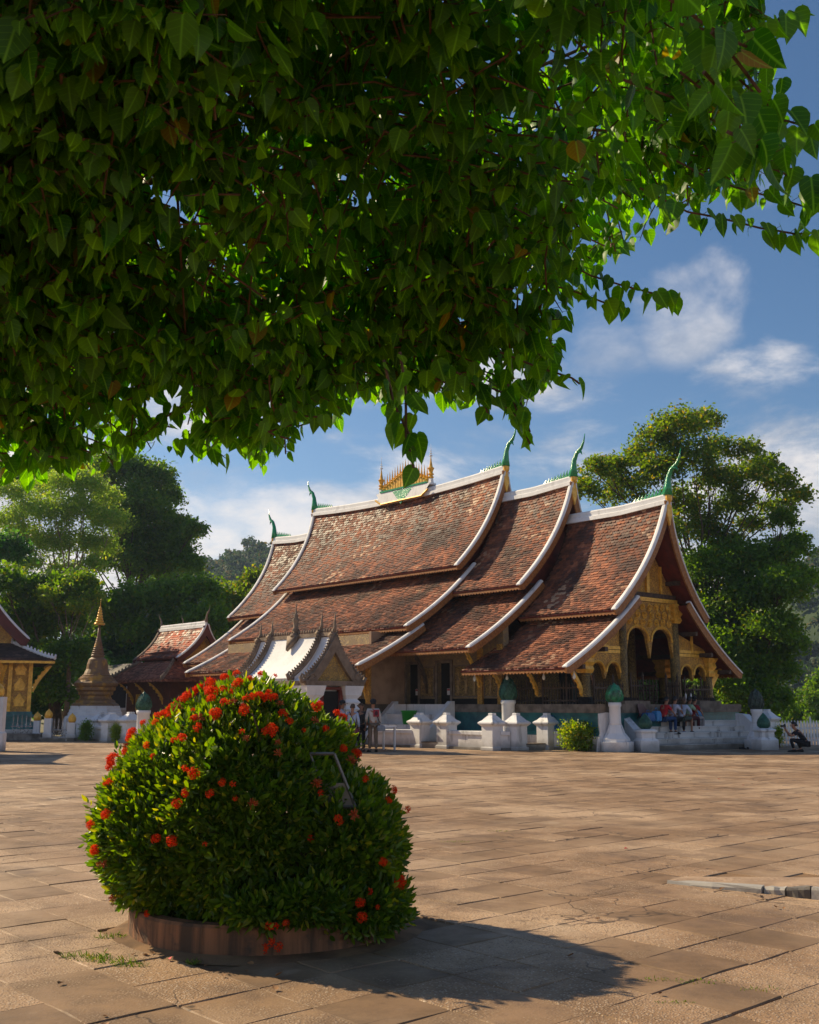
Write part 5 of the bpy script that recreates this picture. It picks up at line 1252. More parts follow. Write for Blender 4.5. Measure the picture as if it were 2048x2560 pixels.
# ------------------------------------------------------------------ clipped shrubs
def shrub(p, r, mat, label, n=5200, size=.035, seed=1):
    o = empty('shrub', p); rg = random.Random(seed)
    mb = MB(); [mb.tube([(0, 0, 0), (rg.uniform(-.2, .2) * r[0], rg.uniform(-.2, .2) * r[1], r[2]), (rg.uniform(-.6, .6) * r[0], rg.uniform(-.6, .6) * r[1], r[2] * 1.6)], [.03, .02, .006], 5) for k in range(7)]; mb.build('stems', M_BARK, o)
    bl = [((0, 0, r[2] * 1.0), (r[0] * .85, r[1] * .85, r[2] * .85)), ((0, 0, r[2] * .45), (r[0] * .82, r[1] * .82, r[2] * .45)), ((0, -r[1] * .3, r[2] * .3), (r[0] * .6, r[1] * .5, r[2] * .28))] + [((rg.uniform(-.5, .5) * r[0], rg.uniform(-.5, .5) * r[1], r[2] * rg.uniform(.7, 1.45)), tuple(x * rg.uniform(.35, .5) for x in r)) for _ in range(7)]
    me = leaf_cloud('foliage', bl, n, size, mat, seed, inner=.55); link('foliage', me, o); return tag(o, label, 'shrub')
shrub((5.86, 37.1, 0), (.66, .6, .52), F_YEL, 'round bright green shrub in front of the low white wall', 7000, .05, 3)
shrub((-14.2, 46.6, 0), (.30, .3, .46), F_MID, 'clipped dark green shrub beside the silver lattice', 9000, .035, 4)
shrub((-12.55, 45.6, 0), (.24, .24, .40), F_YEL, 'small clipped yellow green shrub between two white wall posts', 9000, .035, 5)
shrub((13.9, 40.0, 0), (.14, .14, .45), F_YEL, 'narrow yellow green shrub beside the picket fence', 9000, .035, 6)
# ------------------------------------------------------------------ flowering bush in its round planter
F_IX = foliage('glossy_shrub_leaf', (.036, .095, .008), (.135, .220, .016), .45, .36, (.26, .27, .03), .10, spec=.5)
M_PETAL = MT('red_petal'); _r = M_PETAL.rand(); _c = M_PETAL.mix(_r, (.78, .022, .005), (.90, .10, .014))
_b = M_PETAL.n('ShaderNodeBsdfPrincipled'); M_PETAL.put(_b.inputs['Base Color'], _c); _b.inputs['Roughness'].default_value = .8; _b.inputs['Specular IOR Level'].default_value = .1
_t = M_PETAL.n('ShaderNodeBsdfTranslucent'); M_PETAL.put(_t.inputs[0], _c); _x = M_PETAL.n('ShaderNodeMixShader'); _x.inputs[0].default_value = .4
M_PETAL.l(_b.outputs[0], _x.inputs[1]); M_PETAL.l(_t.outputs[0], _x.inputs[2]); M_PETAL.l(_x.outputs[0], M_PETAL.out.inputs[0]); M_PETAL = M_PETAL.m
M_BUDO = simple('orange_bud', (.55, .11, .02), (.30, .05, .015), 40, .6, vary=.5)
def mat_planter():
    m = MT('stained_terracotta_concrete'); co = world_co(m)
    st = m.noise(7.5, 6, .65, vec=co, sc3=(1, 1, .06)); n = m.noise(5, 6, .6, vec=co)
    col = m.mix(m.rng(st, .35, .66), (.32, .15, .075), (.085, .055, .036)); col = m.mix(m.rng(n, .52, .7), col, (.08, .06, .045))
    m.bsdf(col, .85, 0, m.bump(m.noise(45, 5, vec=co), .5, .01), .3); return m.m
pl = tag(empty('planter', BUSH_C), 'low round stained concrete planter ring under the flowering bush', 'planter')
M_PLANT = mat_planter()
for k in range(30):      # ring cast in short upright segments
    a0, a1 = 2 * math.pi * k / 30, 2 * math.pi * (k + 1) / 30 - .0006; mb = MB(); rg = random.Random(k); dr = rg.uniform(-.0015, .0015); dz = rg.uniform(-.004, .004); rings = []
    for i in range(4):
        a = a0 + (a1 - a0) * i / 3; c, s = math.cos(a), math.sin(a)
        rings.append([(c * r, s * r, z) for r, z in ((1.0 + dr, -.03), (1.0 + dr, .175 + dz), (.985 + dr, .195 + dz), (.90, .195 + dz), (.90, -.03))])
    mb.sweep(rings); mb.build('ring_segment', M_PLANT, pl)
mb = MB(); mb.lathe([(.9, .14), (.01, .17)], 24, cap=False); mb.build('soil', M_EARTH, pl)
mb = MB(); mb.lathe([(1.16, -.004), (1.06, .012), (1.0, .02)], 40, cap=False); mb.build('spilled_soil', M_SOIL, pl)
# shape: union of ellipsoids
ELL = [((-1.22, 8.05, .84), (.84, 1.0, .90)), ((-.47, 7.80, .66), (.44, .62, .44)), ((-1.66, 8.0, .66), (.62, .82, .58)), ((-1.20, 8.05, 1.36), (.50, .55, .42)), ((-.50, 7.75, .42), (.38, .56, .36)), ((-.82, 8.1, 1.13), (.41, .56, .43)), ((-1.6, 7.95, .38), (.48, .66, .32)), ((-1.57, 8.0, 1.02), (.60, .7, .52)), ((-.56, 7.42, .26), (.38, .34, .22)), ((-.30, 7.55, .26), (.30, .36, .24)), ((-.95, 7.2, .30), (.34, .24, .14)), ((-.72, 7.3, .3), (.4, .3, .2)), ((-1.78, 7.9, .8), (.52, .6, .42))]
def fbush(P):      # <0 inside
    v = np.full(len(P), 9.)
    for c, r in ELL: v = np.minimum(v, np.linalg.norm((P - np.array(c)) / np.array(r), axis=1) - 1)
    return v
def bump_off(P): return .03 * np.sin(P[:, 0] * 9 + 1.3 * np.sin(P[:, 2] * 7)) * np.sin(P[:, 2] * 8 + P[:, 1] * 5)
def bush_samples(n, rng, depth):
    out = []; tot = 0
    while tot < n:
        w = np.array([np.prod(r) ** (2 / 3) for c, r in ELL]); k = rng.choice(len(ELL), size=4000, p=w / w.sum())
        c = np.array([ELL[i][0] for i in k]); r = np.array([ELL[i][1] for i in k])
        d = rng.normal(size=(4000, 3)); d /= np.linalg.norm(d, axis=1, keepdims=True)
        P = c + d * r; nr = d / r; nr /= np.linalg.norm(nr, axis=1, keepdims=True)
        ok = (fbush(P) > -.025) & (P[:, 2] > .04) & ~((np.abs(P[:, 0] + .46 + (P[:, 2] - 1.06) * .42) < .035) & (np.abs(P[:, 2] - 1.08) < .19) & (P[:, 1] < 7.7))
        P, nr = P[ok], nr[ok]
        P = P + nr * (bump_off(P) - depth * rng.random(len(P)) ** 1.6)[:, None]
        out.append((P, nr)); tot += len(P)
    return np.concatenate([a for a, b in out])[:n], np.concatenate([b for a, b in out])[:n]
def sprig_arrays(P, nr, rng, kleaf=8, size=.065):
    """whorls of folded elliptic leaves; returns V,F"""
    n = len(P); ax = nr + np.array((0, 0, .45)) + rng.normal(size=(n, 3)) * .35; ax /= np.linalg.norm(ax, axis=1, keepdims=True)
    a = np.cross(ax, rng.normal(size=(n, 3))); a /= np.linalg.norm(a, axis=1, keepdims=True); b = np.cross(ax, a)
    Vs = []
    for k in range(kleaf):
        th = (k * 2.4 + rng.normal(size=(n, 1)) * .3); op = np.clip(.35 + .16 * k + rng.normal(size=(n, 1)) * .18, .15, 1.55)
        rad = a * np.cos(th) + b * np.sin(th); tip = ax * np.cos(op) + rad * np.sin(op); side = np.cross(ax, rad); side /= np.linalg.norm(side, axis=1, keepdims=True)
        up = np.cross(side, tip); L_ = size * rng.uniform(.7, 1.25, (n, 1)) * (1 - .035 * k); w = L_ * rng.uniform(.17, .22, (n, 1))
        base = P - ax * .012 * k + tip * .008
        q = [base, base + tip * L_ * .33 + side * w + up * w * .35, base + tip * L_ * .68 + side * w * .9 + up * w * .3 - up * L_ * .03, base + tip * L_ - up * L_ * .08, base + tip * L_ * .68 - side * w * .9 + up * w * .3 - up * L_ * .03, base + tip * L_ * .33 - side * w + up * w * .35]
        Vs.append(np.stack(q, 1))
    V = np.concatenate(Vs, 0); m_ = len(V); i = np.arange(m_)[:, None] * 6
    F = np.concatenate([i + np.array([0, 1, 2, 3]), i + np.array([0, 3, 4, 5])], 1).reshape(-1, 4)
    return V.reshape(-1, 3), F
bush = tag(empty('flowering_bush', BUSH_C), 'rounded green shrub covered in red flower clusters, in the round planter', 'shrub')
rng = np.random.default_rng(21)
P, nr = bush_samples(8200, rng, .14)
sh_ = rng.random(len(P)) < .035; P = P + nr * (sh_ * rng.uniform(.04, .11, len(P)))[:, None]
dist = np.linalg.norm(P - np.array((0, 0, 1.6)), axis=1) + np.where(nr @ np.array((.13, -.99, 0)) > .2, 0, 5)
order = np.argsort(dist); near_i, rest_i = order[:300], order[300:]
V, F = sprig_arrays(P[rest_i], nr[rest_i], rng); V = V - np.array(BUSH_C)
f = link('foliage', np_mesh('foliage', V, F, F_IX), bush); f['kind'] = 'stuff'
protos = []
for k in range(6):
    V, F = sprig_arrays(np.zeros((1, 3)), np.array([[0, 0, .01]]), np.random.default_rng(100 + k)); protos.append(np_mesh('leaf_sprig', V, F, F_IX))
rg = random.Random(8)
for k, i in enumerate(near_i):
    o = link('leaf_sprig', protos[k % 6], bush); o.location = Vector(P[i]) - BUSH_C
    d = (Vector(nr[i]) + Vector((0, 0, .35)) + Vector((rg.gauss(0, .25), rg.gauss(0, .25), rg.gauss(0, .2)))).normalized()
    q = d.to_track_quat('Z', 'Y'); o.rotation_mode = 'QUATERNION'; o.rotation_quaternion = q @ Matrix.Rotation(rg.uniform(0, 6.28), 3, 'Z').to_quaternion(); o.scale = [rg.uniform(.85, 1.2)] * 3
P2, n2 = bush_samples(2600, rng, .42)
V, F = sprig_arrays(P2, n2, rng, 6, .07); f = link('inner_foliage', np_mesh('inner_foliage', V - np.array(BUSH_C), F, F_IX), bush); f['kind'] = 'stuff'
mb = MB()
for k in range(70):
    a = rg.uniform(0, 6.28); e = Vector((-1.2 + math.cos(a) * rg.uniform(.3, .95), 8.05 + math.sin(a) * rg.uniform(.3, .95), rg.uniform(.35, 1.55))) - BUSH_C; s = Vector((math.cos(a) * .25, math.sin(a) * .25, .15))
    m_ = s.lerp(e, .5) + Vector((rg.uniform(-.1, .1), rg.uniform(-.1, .1), .1)); mb.tube([s, m_, e], [.014, .009, .004], 5)
mb.build('stems', M_BARK, bush)
# flowers
def flower_mesh(seed, n, R_, mat, bud=False):
    rg = random.Random(seed); mb = MB()
    for k in range(n):
        u = (k + .5) / n; ph = math.acos(1 - u * .95) ; th = k * 2.4 + rg.uniform(-.2, .2); d = Vector((math.sin(ph) * math.cos(th), math.sin(ph) * math.sin(th), math.cos(ph)))
        d.z *= .88; c = d * R_ * rg.uniform(.65, 1.2); a = d.orthogonal().normalized(); b = d.cross(a); L_ = .019 * rg.uniform(.8, 1.2)
        if bud: mb.tube([d * R_ * .25, c * 1.0, c * 1.25], [.002, .0045, .001], 4); continue
        rot = rg.uniform(0, 1.5)
        for p in range(4):
            t = rot + p * math.pi / 2; e = a * math.cos(t) + b * math.sin(t); s = e.cross(d)
            mb.add([c, c + e * L_ * .55 + s * .0062 + d * .002, c + e * L_ + d * .001, c + e * L_ * .55 - s * .0062 + d * .002], [(0, 1, 2, 3)])
        mb.tube([d * R_ * .2, c], [.0022, .0018], 3, False)
    return mb.mesh('flower_cluster', mat)
FM = [flower_mesh(1, 24, .040, M_PETAL), flower_mesh(2, 16, .034, M_PETAL), flower_mesh(3, 8, .028, M_PETAL), flower_mesh(4, 4, .018, M_PETAL)]; FB = [flower_mesh(7, 18, .034, M_BUDO, True), flower_mesh(8, 26, .04, M_BUDO, True)]
FL_ = '95,785,0 165,740,0 115,900,0 135,965,4 195,490,0 180,520,1 285,370,0 270,395,1 260,430,4 325,315,1 400,255,0 380,265,2 470,215,0 450,225,1 530,215,0 545,150,0 575,145,0 600,135,0 630,130,0 640,190,0 625,180,1 640,220,1 690,100,0 700,125,1 765,145,1 755,160,2 815,130,1 865,110,0 855,205,1 890,215,0 920,212,0 660,290,0 565,310,0 455,290,2 490,265,5 990,320,1 910,360,0 885,362,2 1110,260,0 1145,215,1 1210,275,1 1240,290,0 1150,355,2 1055,360,3 1105,320,4 1230,445,0 1290,465,1 525,535,2 560,555,1 690,595,1 735,600,3 525,640,1 485,690,1 825,690,4 395,845,1 465,855,0 612,870,3 1330,580,2 1445,675,2 1535,710,2 1490,600,1 1420,955,0 1497,1045,0 1315,1140,1 1397,1160,3 1325,1205,1 905,1245,2 930,1245,3 975,1230,2 350,1185,2 200,1120,5 1212,760,2 470,405,2 165,600,2 740,235,5 1130,640,3 1115,605,3 940,465,4 1280,740,5 700,235,2 1265,500,5 1360,1090,3 160,960,4'.split()
rgf = random.Random(91)
for k in range(48):      # more small blooms, thickest on the sunny crown and left flank
    a, b = rgf.gauss(620, 330), rgf.gauss(330, 230)
    if 60 < a < 1500 and 90 < b < 1250: FL_.append('%d,%d,%d' % (a, b, rgf.choice((1, 2, 2, 3, 3, 4))))
def march(px, py):
    d = (D(px, py, 8.) - Vector((0, 0, 1.6))).normalized(); t = 5.8
    best = (9, None)
    while t < 10.2:
        p = Vector((0, 0, 1.6)) + d * t; v = float(fbush(np.array([p]))[0])
        if v < best[0]: best = (v, p)
        if v < 0.0: return p
        t += .02
    p = best[1].copy()
    while float(fbush(np.array([p]))[0]) > 0:
        c = min(ELL, key=lambda e: sum(((p[i] - e[0][i]) / e[1][i]) ** 2 for i in range(3)))[0]; p += (Vector(c) - p) * .02
    return p
for k, s in enumerate(FL_):
    x, y, ty = (int(q) for q in s.split(',')); p = march(200 + x / 1.9167, 1650 + y / 1.9167)
    n_ = sum(((p - Vector(c)) for c, r in ELL[:1]), Vector()).normalized(); v = (n_ * .7 + Vector((0, -.3, .35))).normalized()
    o = link('flower_cluster' if ty < 4 else 'bud_cluster', (FM + FB)[ty], bush); o.location = p + n_ * .06 - BUSH_C; o.rotation_mode = 'QUATERNION'; o.rotation_quaternion = v.to_track_quat('Z', 'Y') @ Matrix.Rotation(k * 1.7, 3, 'Z').to_quaternion(); o.scale = [rg.uniform(.7, 1.2)] * 3
# a low stray bloom hanging over the ring
for dx, dz in ((-.58, .12), (-.63, .09), (-.54, .08)):
    o = link('flower_cluster', FM[2], bush); o.location = (-dx - .30 - .13, -1.06, dz); o.rotation_euler = (1.3, 0, dx * 9)
# sign frame half swallowed by the bush
sg_ = tag(empty('sign_frame', (-.545, 7.46, .90), 0), 'grey sign frame half hidden in the right side of the flowering bush', 'sign')
M_ALU = simple('grey_metal_frame', (.26, .23, .20), (.19, .17, .15), 6, .5, .1, 40, .005, .3); M_PANEL = simple('faded_panel', (.33, .27, .23), (.28, .22, .18), 3, .6)
sx = -.42     # lean to the left going up
def sq(x, z): return x + sx * z
mb = MB()
def bar(xa, za, xb, zb, w): mb.tube([(sq(xa, za), -.02 * za, za), (sq(xb, zb), -.02 * zb, zb)], w, 4)
bar(.17, 0, .17, .36, .011); bar(.0, 0, .0, .36, .009); bar(.0, .36, .17, .36, .011); bar(.0, .0, .17, .0, .011); mb.build('frame', M_ALU, sg_)
mb = MB(); mb.add([(sq(.01, .01), .004, .01), (sq(.16, .01), .004, .01), (sq(.16, .16), .004, .16), (sq(.01, .16), .004, .16), (sq(.01, .01), .014, .01), (sq(.16, .01), .014, .01), (sq(.16, .16), .014, .16), (sq(.01, .16), .014, .16)], [(0, 1, 2, 3), (7, 6, 5, 4), (2, 6, 7, 3), (1, 5, 6, 2)]); mb.build('lower_panel', M_PANEL, sg_)
mb = MB(); mb.tube([(.05, .1, 0), (.05, .12, -.7)], .016, 6); mb.build('leg', M_ALU, sg_)
# ------------------------------------------------------------------ overhanging leafy vine above the camera
F_VINE = foliage('heart_leaf', (.024, .105, .012), (.112, .262, .030), .58, .45, (.24, .17, .03), .014, vein=True, spec=.45)
M_TWIG = simple('reddish_twig', (.17, .085, .05), (.08, .045, .03), 20, .8, .4, 60, .004)
LR = [(-.045, .18), (.05, .31), (.20, .385), (.40, .37), (.60, .275), (.78, .145), (.91, .055)]
LV = [(0, 0)] ; LT = []
def leaf_template():
    v = []; uv = []
    for y, w in LR:
        for s in (-1, -.5, 0, .5, 1):
            yy = y if abs(s) > .1 else max(y, .0) + (.03 if y < .1 else 0); v.append((s * w, yy)); uv.append((s * w, yy))
    v.append((0, 1.0)); uv.append((0, 1.0)); f = []
    for i in range(len(LR) - 1):
        for j in range(4): a = i * 5 + j; f += [(a, a + 1, a + 6), (a, a + 6, a + 5)]
    t = len(v) - 1; b = (len(LR) - 1) * 5
    for j in range(4): f.append((b + j, b + j + 1, t))
    return np.array(v, float), np.array(uv, float), np.array(f)
LV, LUV, LF = leaf_template()
def leaves(P, tip, nrm, L_, fold, droop, curl):
    """P (n,3) bases; tip/nrm orthonormal; all arrays"""
    n = len(P); side = np.cross(tip, nrm); x = LV[:, 0][None, :, None]; y = LV[:, 1][None, :, None]
    ax = np.abs(LV[:, 0])[None, :, None]; L3 = L_[:, None, None]
    z = fold[:, None, None] * ax - droop[:, None, None] * y ** 2 + curl[:, None, None] * x * y + .02 * np.sin(LV[:, 1] * 17)[None, :, None] * (ax > .3)
    V = P[:, None, :] + (side[:, None, :] * x + tip[:, None, :] * y + nrm[:, None, :] * z) * L3
    m_ = LV.shape[0]; F = (np.arange(n)[:, None, None] * m_ + LF[None]).reshape(-1, 3)
    A = np.zeros((n, m_, 3)); A[:, :, 0] = LUV[:, 0]; A[:, :, 1] = LUV[:, 1]
    return V.reshape(-1, 3), F, A.reshape(-1, 3)
rng = np.random.default_rng(5); rg = random.Random(15)
# lower edge of the leaf mass at its far side
EDGE = [D(px, py, 5.0) for px, py in ((-900, 1220), (0, 1180), (90, 1160), (230, 1175), (300, 1140), (470, 1165), (570, 1125), (700, 1175), (760, 1100), (860, 1040), (930, 960), (1000, 1010), (1060, 960), (1150, 970), (1250, 1010), (1340, 1000), (1410, 930), (1400, 830), (1480, 780), (1560, 660), (1640, 520), (1760, 470), (1900, 430), (2060, 420), (2600, 300))]
EX = [p.x for p in EDGE]; EZ = [p.z for p in EDGE]
def zlow(x, y): return float(np.interp(x, EX, EZ)) + .27 * (5.0 - y) + (.35 * (y - 5.0) if y > 5 else 0)
def xmax(y): return .86 + (y - 2.4) * .40
twigs = []
def add_twig(pts, spacing=.042, lsize=.1, thick=.004): twigs.append((pts, spacing, lsize, thick))
cnt = 0
while cnt < 2900:
    y = rg.uniform(2.25, 5.35); x = rg.uniform(-3.1, xmax(y)); zl = zlow(x, y); h = rg.random() ** 1.3 * .95
    z = zl + .10 + h
    if z > 5.4 or mnoise.noise(Vector((x, y, z)) * 1.9) < -.03 + (.10 if x > .35 else 0) + .12 * (rg.random() - .5): continue
    a = rg.uniform(0, 6.28); L_ = rg.uniform(.3, .75); p = Vector((x, y, z)); d = Vector((math.cos(a), math.sin(a), rg.uniform(-.25, .35))); pts = [p]; ok = True
    for k in range(6):
        d = (d + Vector((rg.gauss(0, .12), rg.gauss(0, .12), -.13))).normalized(); q = pts[-1] + d * L_ / 6
        if q.z < zlow(q.x, q.y) + .03 or q.x > xmax(q.y) + .05 or q.y < 2.1: break
        pts.append(q)
    if len(pts) < 3: continue
    add_twig(pts, rg.uniform(.032, .044), rg.uniform(.075, .112)); cnt += 1
def px_twig(lst, Y0, Y1, ls=.1, sp=.034): 
    n = len(lst); P_ = [D(a, b, Y0 + (Y1 - Y0) * i / (n - 1)) for i, (a, b) in enumerate(lst)]; out = []
    for i in range(n - 1):
        for k in range(4): out.append(P_[i].lerp(P_[i + 1], k / 4) + Vector((0, 0, .006 * math.sin(k * 1.5))))
    add_twig(out + [P_[-1]], sp, ls, .005)
for l in (((1380, 640), (1480, 690), (1560, 715), (1640, 735), (1700, 742)), ((1330, 700), (1440, 730), (1520, 760), (1560, 775))): px_twig(l, 4.3, 4.6, .095)
for l in (((1600, 470), (1720, 530), (1800, 545), (1900, 570), (1990, 585), (2090, 580)), ((1650, 380), (1780, 450), (1880, 480), (1960, 500), (2050, 530))): px_twig(l, 3.9, 4.2, .1)
for l in (((1560, 200), (1700, 250), (1830, 330), (1930, 420), (2060, 480)), ((1700, 60), (1830, 90), (1930, 60), (1990, 30)), ((1720, 120), (1850, 200), (1960, 300), (2060, 330)), ((1700, 180), (1800, 260), (1880, 350), (1960, 380))): px_twig(l, 3.0, 3.3, .1)
for l in (((1080, 900), (1180, 950), (1300, 1000), (1325, 1080)), ((1250, 880), (1350, 920), (1430, 945), (1450, 960)), ((1150, 940), (1230, 990), (1290, 1040)), ((1270, 960), (1300, 1050), (1325, 1110)), ((1190, 960), (1215, 1020), (1225, 1050))): px_twig(l, 4.5, 4.5, .1)
for l in (((1000, 880), (1015, 980), (1015, 1090), (1035, 1170)), ((960, 900), (985, 1010), (1030, 1100))): px_twig(l, 3.6, 3.6, .1, .035)
for l in (((700, 1010), (760, 1040), (830, 1045)), ((640, 1060), (690, 1090), (735, 1100)), ((60, 1100), (110, 1140), (170, 1145)), ((1050, 930), (1120, 960), (1150, 990))): px_twig(l, 4.6, 4.7, .095)
for l in (((1650, -20), (1760, 60), (1850, 110), (1900, 130)), ((1780, 80), (1840, 150), (1900, 230)), ((1760, 180), (1830, 260), (1880, 300)), ((1820, 330), (1880, 360), (1960, 400))): px_twig(l, 2.3, 2.5, .11, .045)
bp, bt, bn, bl_, = [], [], [], []
tw = MB()
for pts, sp, ls, th in twigs:
    cum = 0; nxt = sp * .5; side = 1
    tw.tube(pts[::2] + [pts[-1]] if len(pts) > 6 else pts, [th * 1.2] + [th] * (len(pts[::2] + [pts[-1]]) - 2 if len(pts) > 6 else len(pts) - 2) + [th * .4], 4)
    for i in range(len(pts) - 1):
        seg = (pts[i + 1] - pts[i]); sl = seg.length; e = seg / sl
        while nxt < cum + sl:
            p = pts[i] + e * (nxt - cum); hz = e.cross(Vector((0, 0, 1))); hz = hz.normalized() if hz.length > 1e-3 else Vector((1, 0, 0))
            out = (hz * side * .9 + e * .35 + Vector((0, 0, .25))).normalized(); pet = p + out * rg.uniform(.018, .04)
            tp = (Vector((0, 0, -1)) + out * rg.uniform(.05, .5) + Vector((rg.gauss(0, .3), rg.gauss(0, .3), rg.gauss(0, .15)))).normalized()
            an = rg.uniform(0, 6.2832); nn = Vector((math.cos(an), math.sin(an), rg.gauss(.1, .25))); nn = (nn - tp * nn.dot(tp)).normalized()
            bp.append(pet); bt.append(tp); bn.append(nn); bl_.append(ls * rg.choice((rg.uniform(.35, .75), rg.uniform(.7, 1.1), rg.uniform(.8, 1.2))))
            tw.tube([p, pet], [.0016, .0012], 3, False); side = -side; nxt += sp * rg.uniform(.75, 1.3)
        cum += sl
bp, bt, bn, bl_ = np.array(bp), np.array(bt), np.array(bn), np.array(bl_); n = len(bp)
fold, droop, curl = rng.uniform(-.05, .55, n), rng.uniform(-.1, .4, n), rng.normal(0, .22, n)
vine = tag(empty('overhanging_vine', (-3.6, 3.4, 0)), 'dense canopy of hanging heart shaped green leaves over the upper half', 'vine'); VO = np.array(vine.location)
size_px = bl_ / np.linalg.norm(bp - np.array((0, 0, 1.6)), axis=1)
vis = (np.abs(bp[:, 0]) < bp[:, 1] * .40) & ((bp[:, 2] - 1.6) < bp[:, 1] * .76)
order = np.argsort(-(size_px * vis)); ni, ri = order[:300], order[300:]
V, F, A = leaves(bp[ri] - VO, bt[ri], bn[ri], bl_[ri], fold[ri], droop[ri], curl[ri])
f = link('leaf_mass', np_mesh('leaf_mass', V, F, F_VINE, True, A), vine); f['kind'] = 'stuff'
lp = []
for k in range(10):
    V, F, A = leaves(np.zeros((1, 3)), np.array([[0, 1., 0]]), np.array([[0, 0, 1.]]), np.ones(1), fold[k:k + 1], droop[k:k + 1], curl[k:k + 1]); lp.append(np_mesh('leaf', V, F, F_VINE, True, A))
for k, i in enumerate(ni):
    t, nn = Vector(bt[i]), Vector(bn[i]); s = t.cross(nn); o = link('leaf', lp[k % 10], vine); L_ = float(bl_[i]); p = Vector(bp[i]) - vine.location
    o.matrix_local = Matrix(((s.x * L_, t.x * L_, nn.x * L_, p.x), (s.y * L_, t.y * L_, nn.y * L_, p.y), (s.z * L_, t.z * L_, nn.z * L_, p.z), (0, 0, 0, 1)))
for i, v in enumerate(tw.v): tw.v[i] = (v[0] - VO[0], v[1] - VO[1], v[2])
q = tw.build('twigs', M_TWIG, vine); q['kind'] = 'stuff'
# woody stems
def stem(pts, r0, r1, name='branch'):
    mb = MB(); n = len(pts); mb.tube([Vector(p) - vine.location for p in pts], [r0 + (r1 - r0) * i / (n - 1) for i in range(n)], 7); return mb.build(name, M_BARK if r0 > .03 else M_TWIG, vine, True)
hub = Vector((-2.6, 3.6, 4.1))
stem([(-3.6, 3.4, -.05), (-3.5, 3.5, 1.2), (-3.3, 3.45, 2.5), (-2.9, 3.6, 3.5), hub], .11, .07, 'trunk')
for k in range(110):
    y = rg.uniform(2.6, 5.2); x = rg.uniform(-2.0, xmax(y) - .1); z = zlow(x, y) + rg.uniform(.08, .8); e = Vector((x, y, min(z, 4.9))); s = hub + Vector((rg.uniform(-.2, .9), rg.uniform(-.9, .9), rg.uniform(-.3, .5)))
    m1 = s.lerp(e, .35) + Vector((rg.gauss(0, .12), rg.gauss(0, .12), rg.uniform(.0, .3))); m2 = s.lerp(e, .7) + Vector((rg.gauss(0, .12), rg.gauss(0, .12), rg.uniform(-.05, .2)))
    stem([s, s.lerp(m1, .5) + Vector((0, 0, .05)), m1, m1.lerp(m2, .5), m2, e], rg.uniform(.007, .03), .004)
# ------------------------------------------------------------------ people
def skin_parts(verts, edges, root, sub=1):
    names = list(verts); me = bpy.data.meshes.new('tmp'); me.from_pydata([verts[k][0] for k in names], [(names.index(a), names.index(b)) for a, b in edges], []); o = bpy.data.objects.new('tmp', me); COL.objects.link(o)
    o.modifiers.new('s', 'SKIN'); sv = me.skin_vertices[0].data
    for i, k in enumerate(names):
        r = verts[k][1]; sv[i].radius = r if hasattr(r, '__len__') else (r, r); sv[i].use_root = (k == root)
    ss = o.modifiers.new('u', 'SUBSURF'); ss.levels = sub; ss.render_levels = sub
    dg = bpy.context.evaluated_depsgraph_get(); ev = o.evaluated_get(dg); em = ev.to_mesh()
    V = [tuple(v.co) for v in em.vertices]; F = [tuple(p.vertices) for p in em.polygons]; ev.to_mesh_clear()
    bpy.data.objects.remove(o); bpy.data.meshes.remove(me); return V, F
M_SKIN = simple('skin', (.40, .20, .12), (.34, .165, .10), 8, .55, .05); M_SKIND = simple('tanned_skin', (.27, .125, .07), (.22, .10, .055), 8, .55, .05)
M_HAIR = simple('black_hair', (.012, .010, .010), (.02, .016, .014), 30, .5, .4, 80, .004); M_HAIRB = simple('brown_hair', (.10, .055, .03), (.06, .035, .02), 30, .5, .4, 80, .004)
_cl = {}
def cloth(c):
    if c not in _cl: _cl[c] = simple('cloth_%d' % len(_cl), c, tuple(x * .7 for x in c), 7, .85, .3, 30, .012)
    return _cl[c]
def lerp3(a, b, u): return tuple(x + (y - x) * u for x, y in zip(a, b))
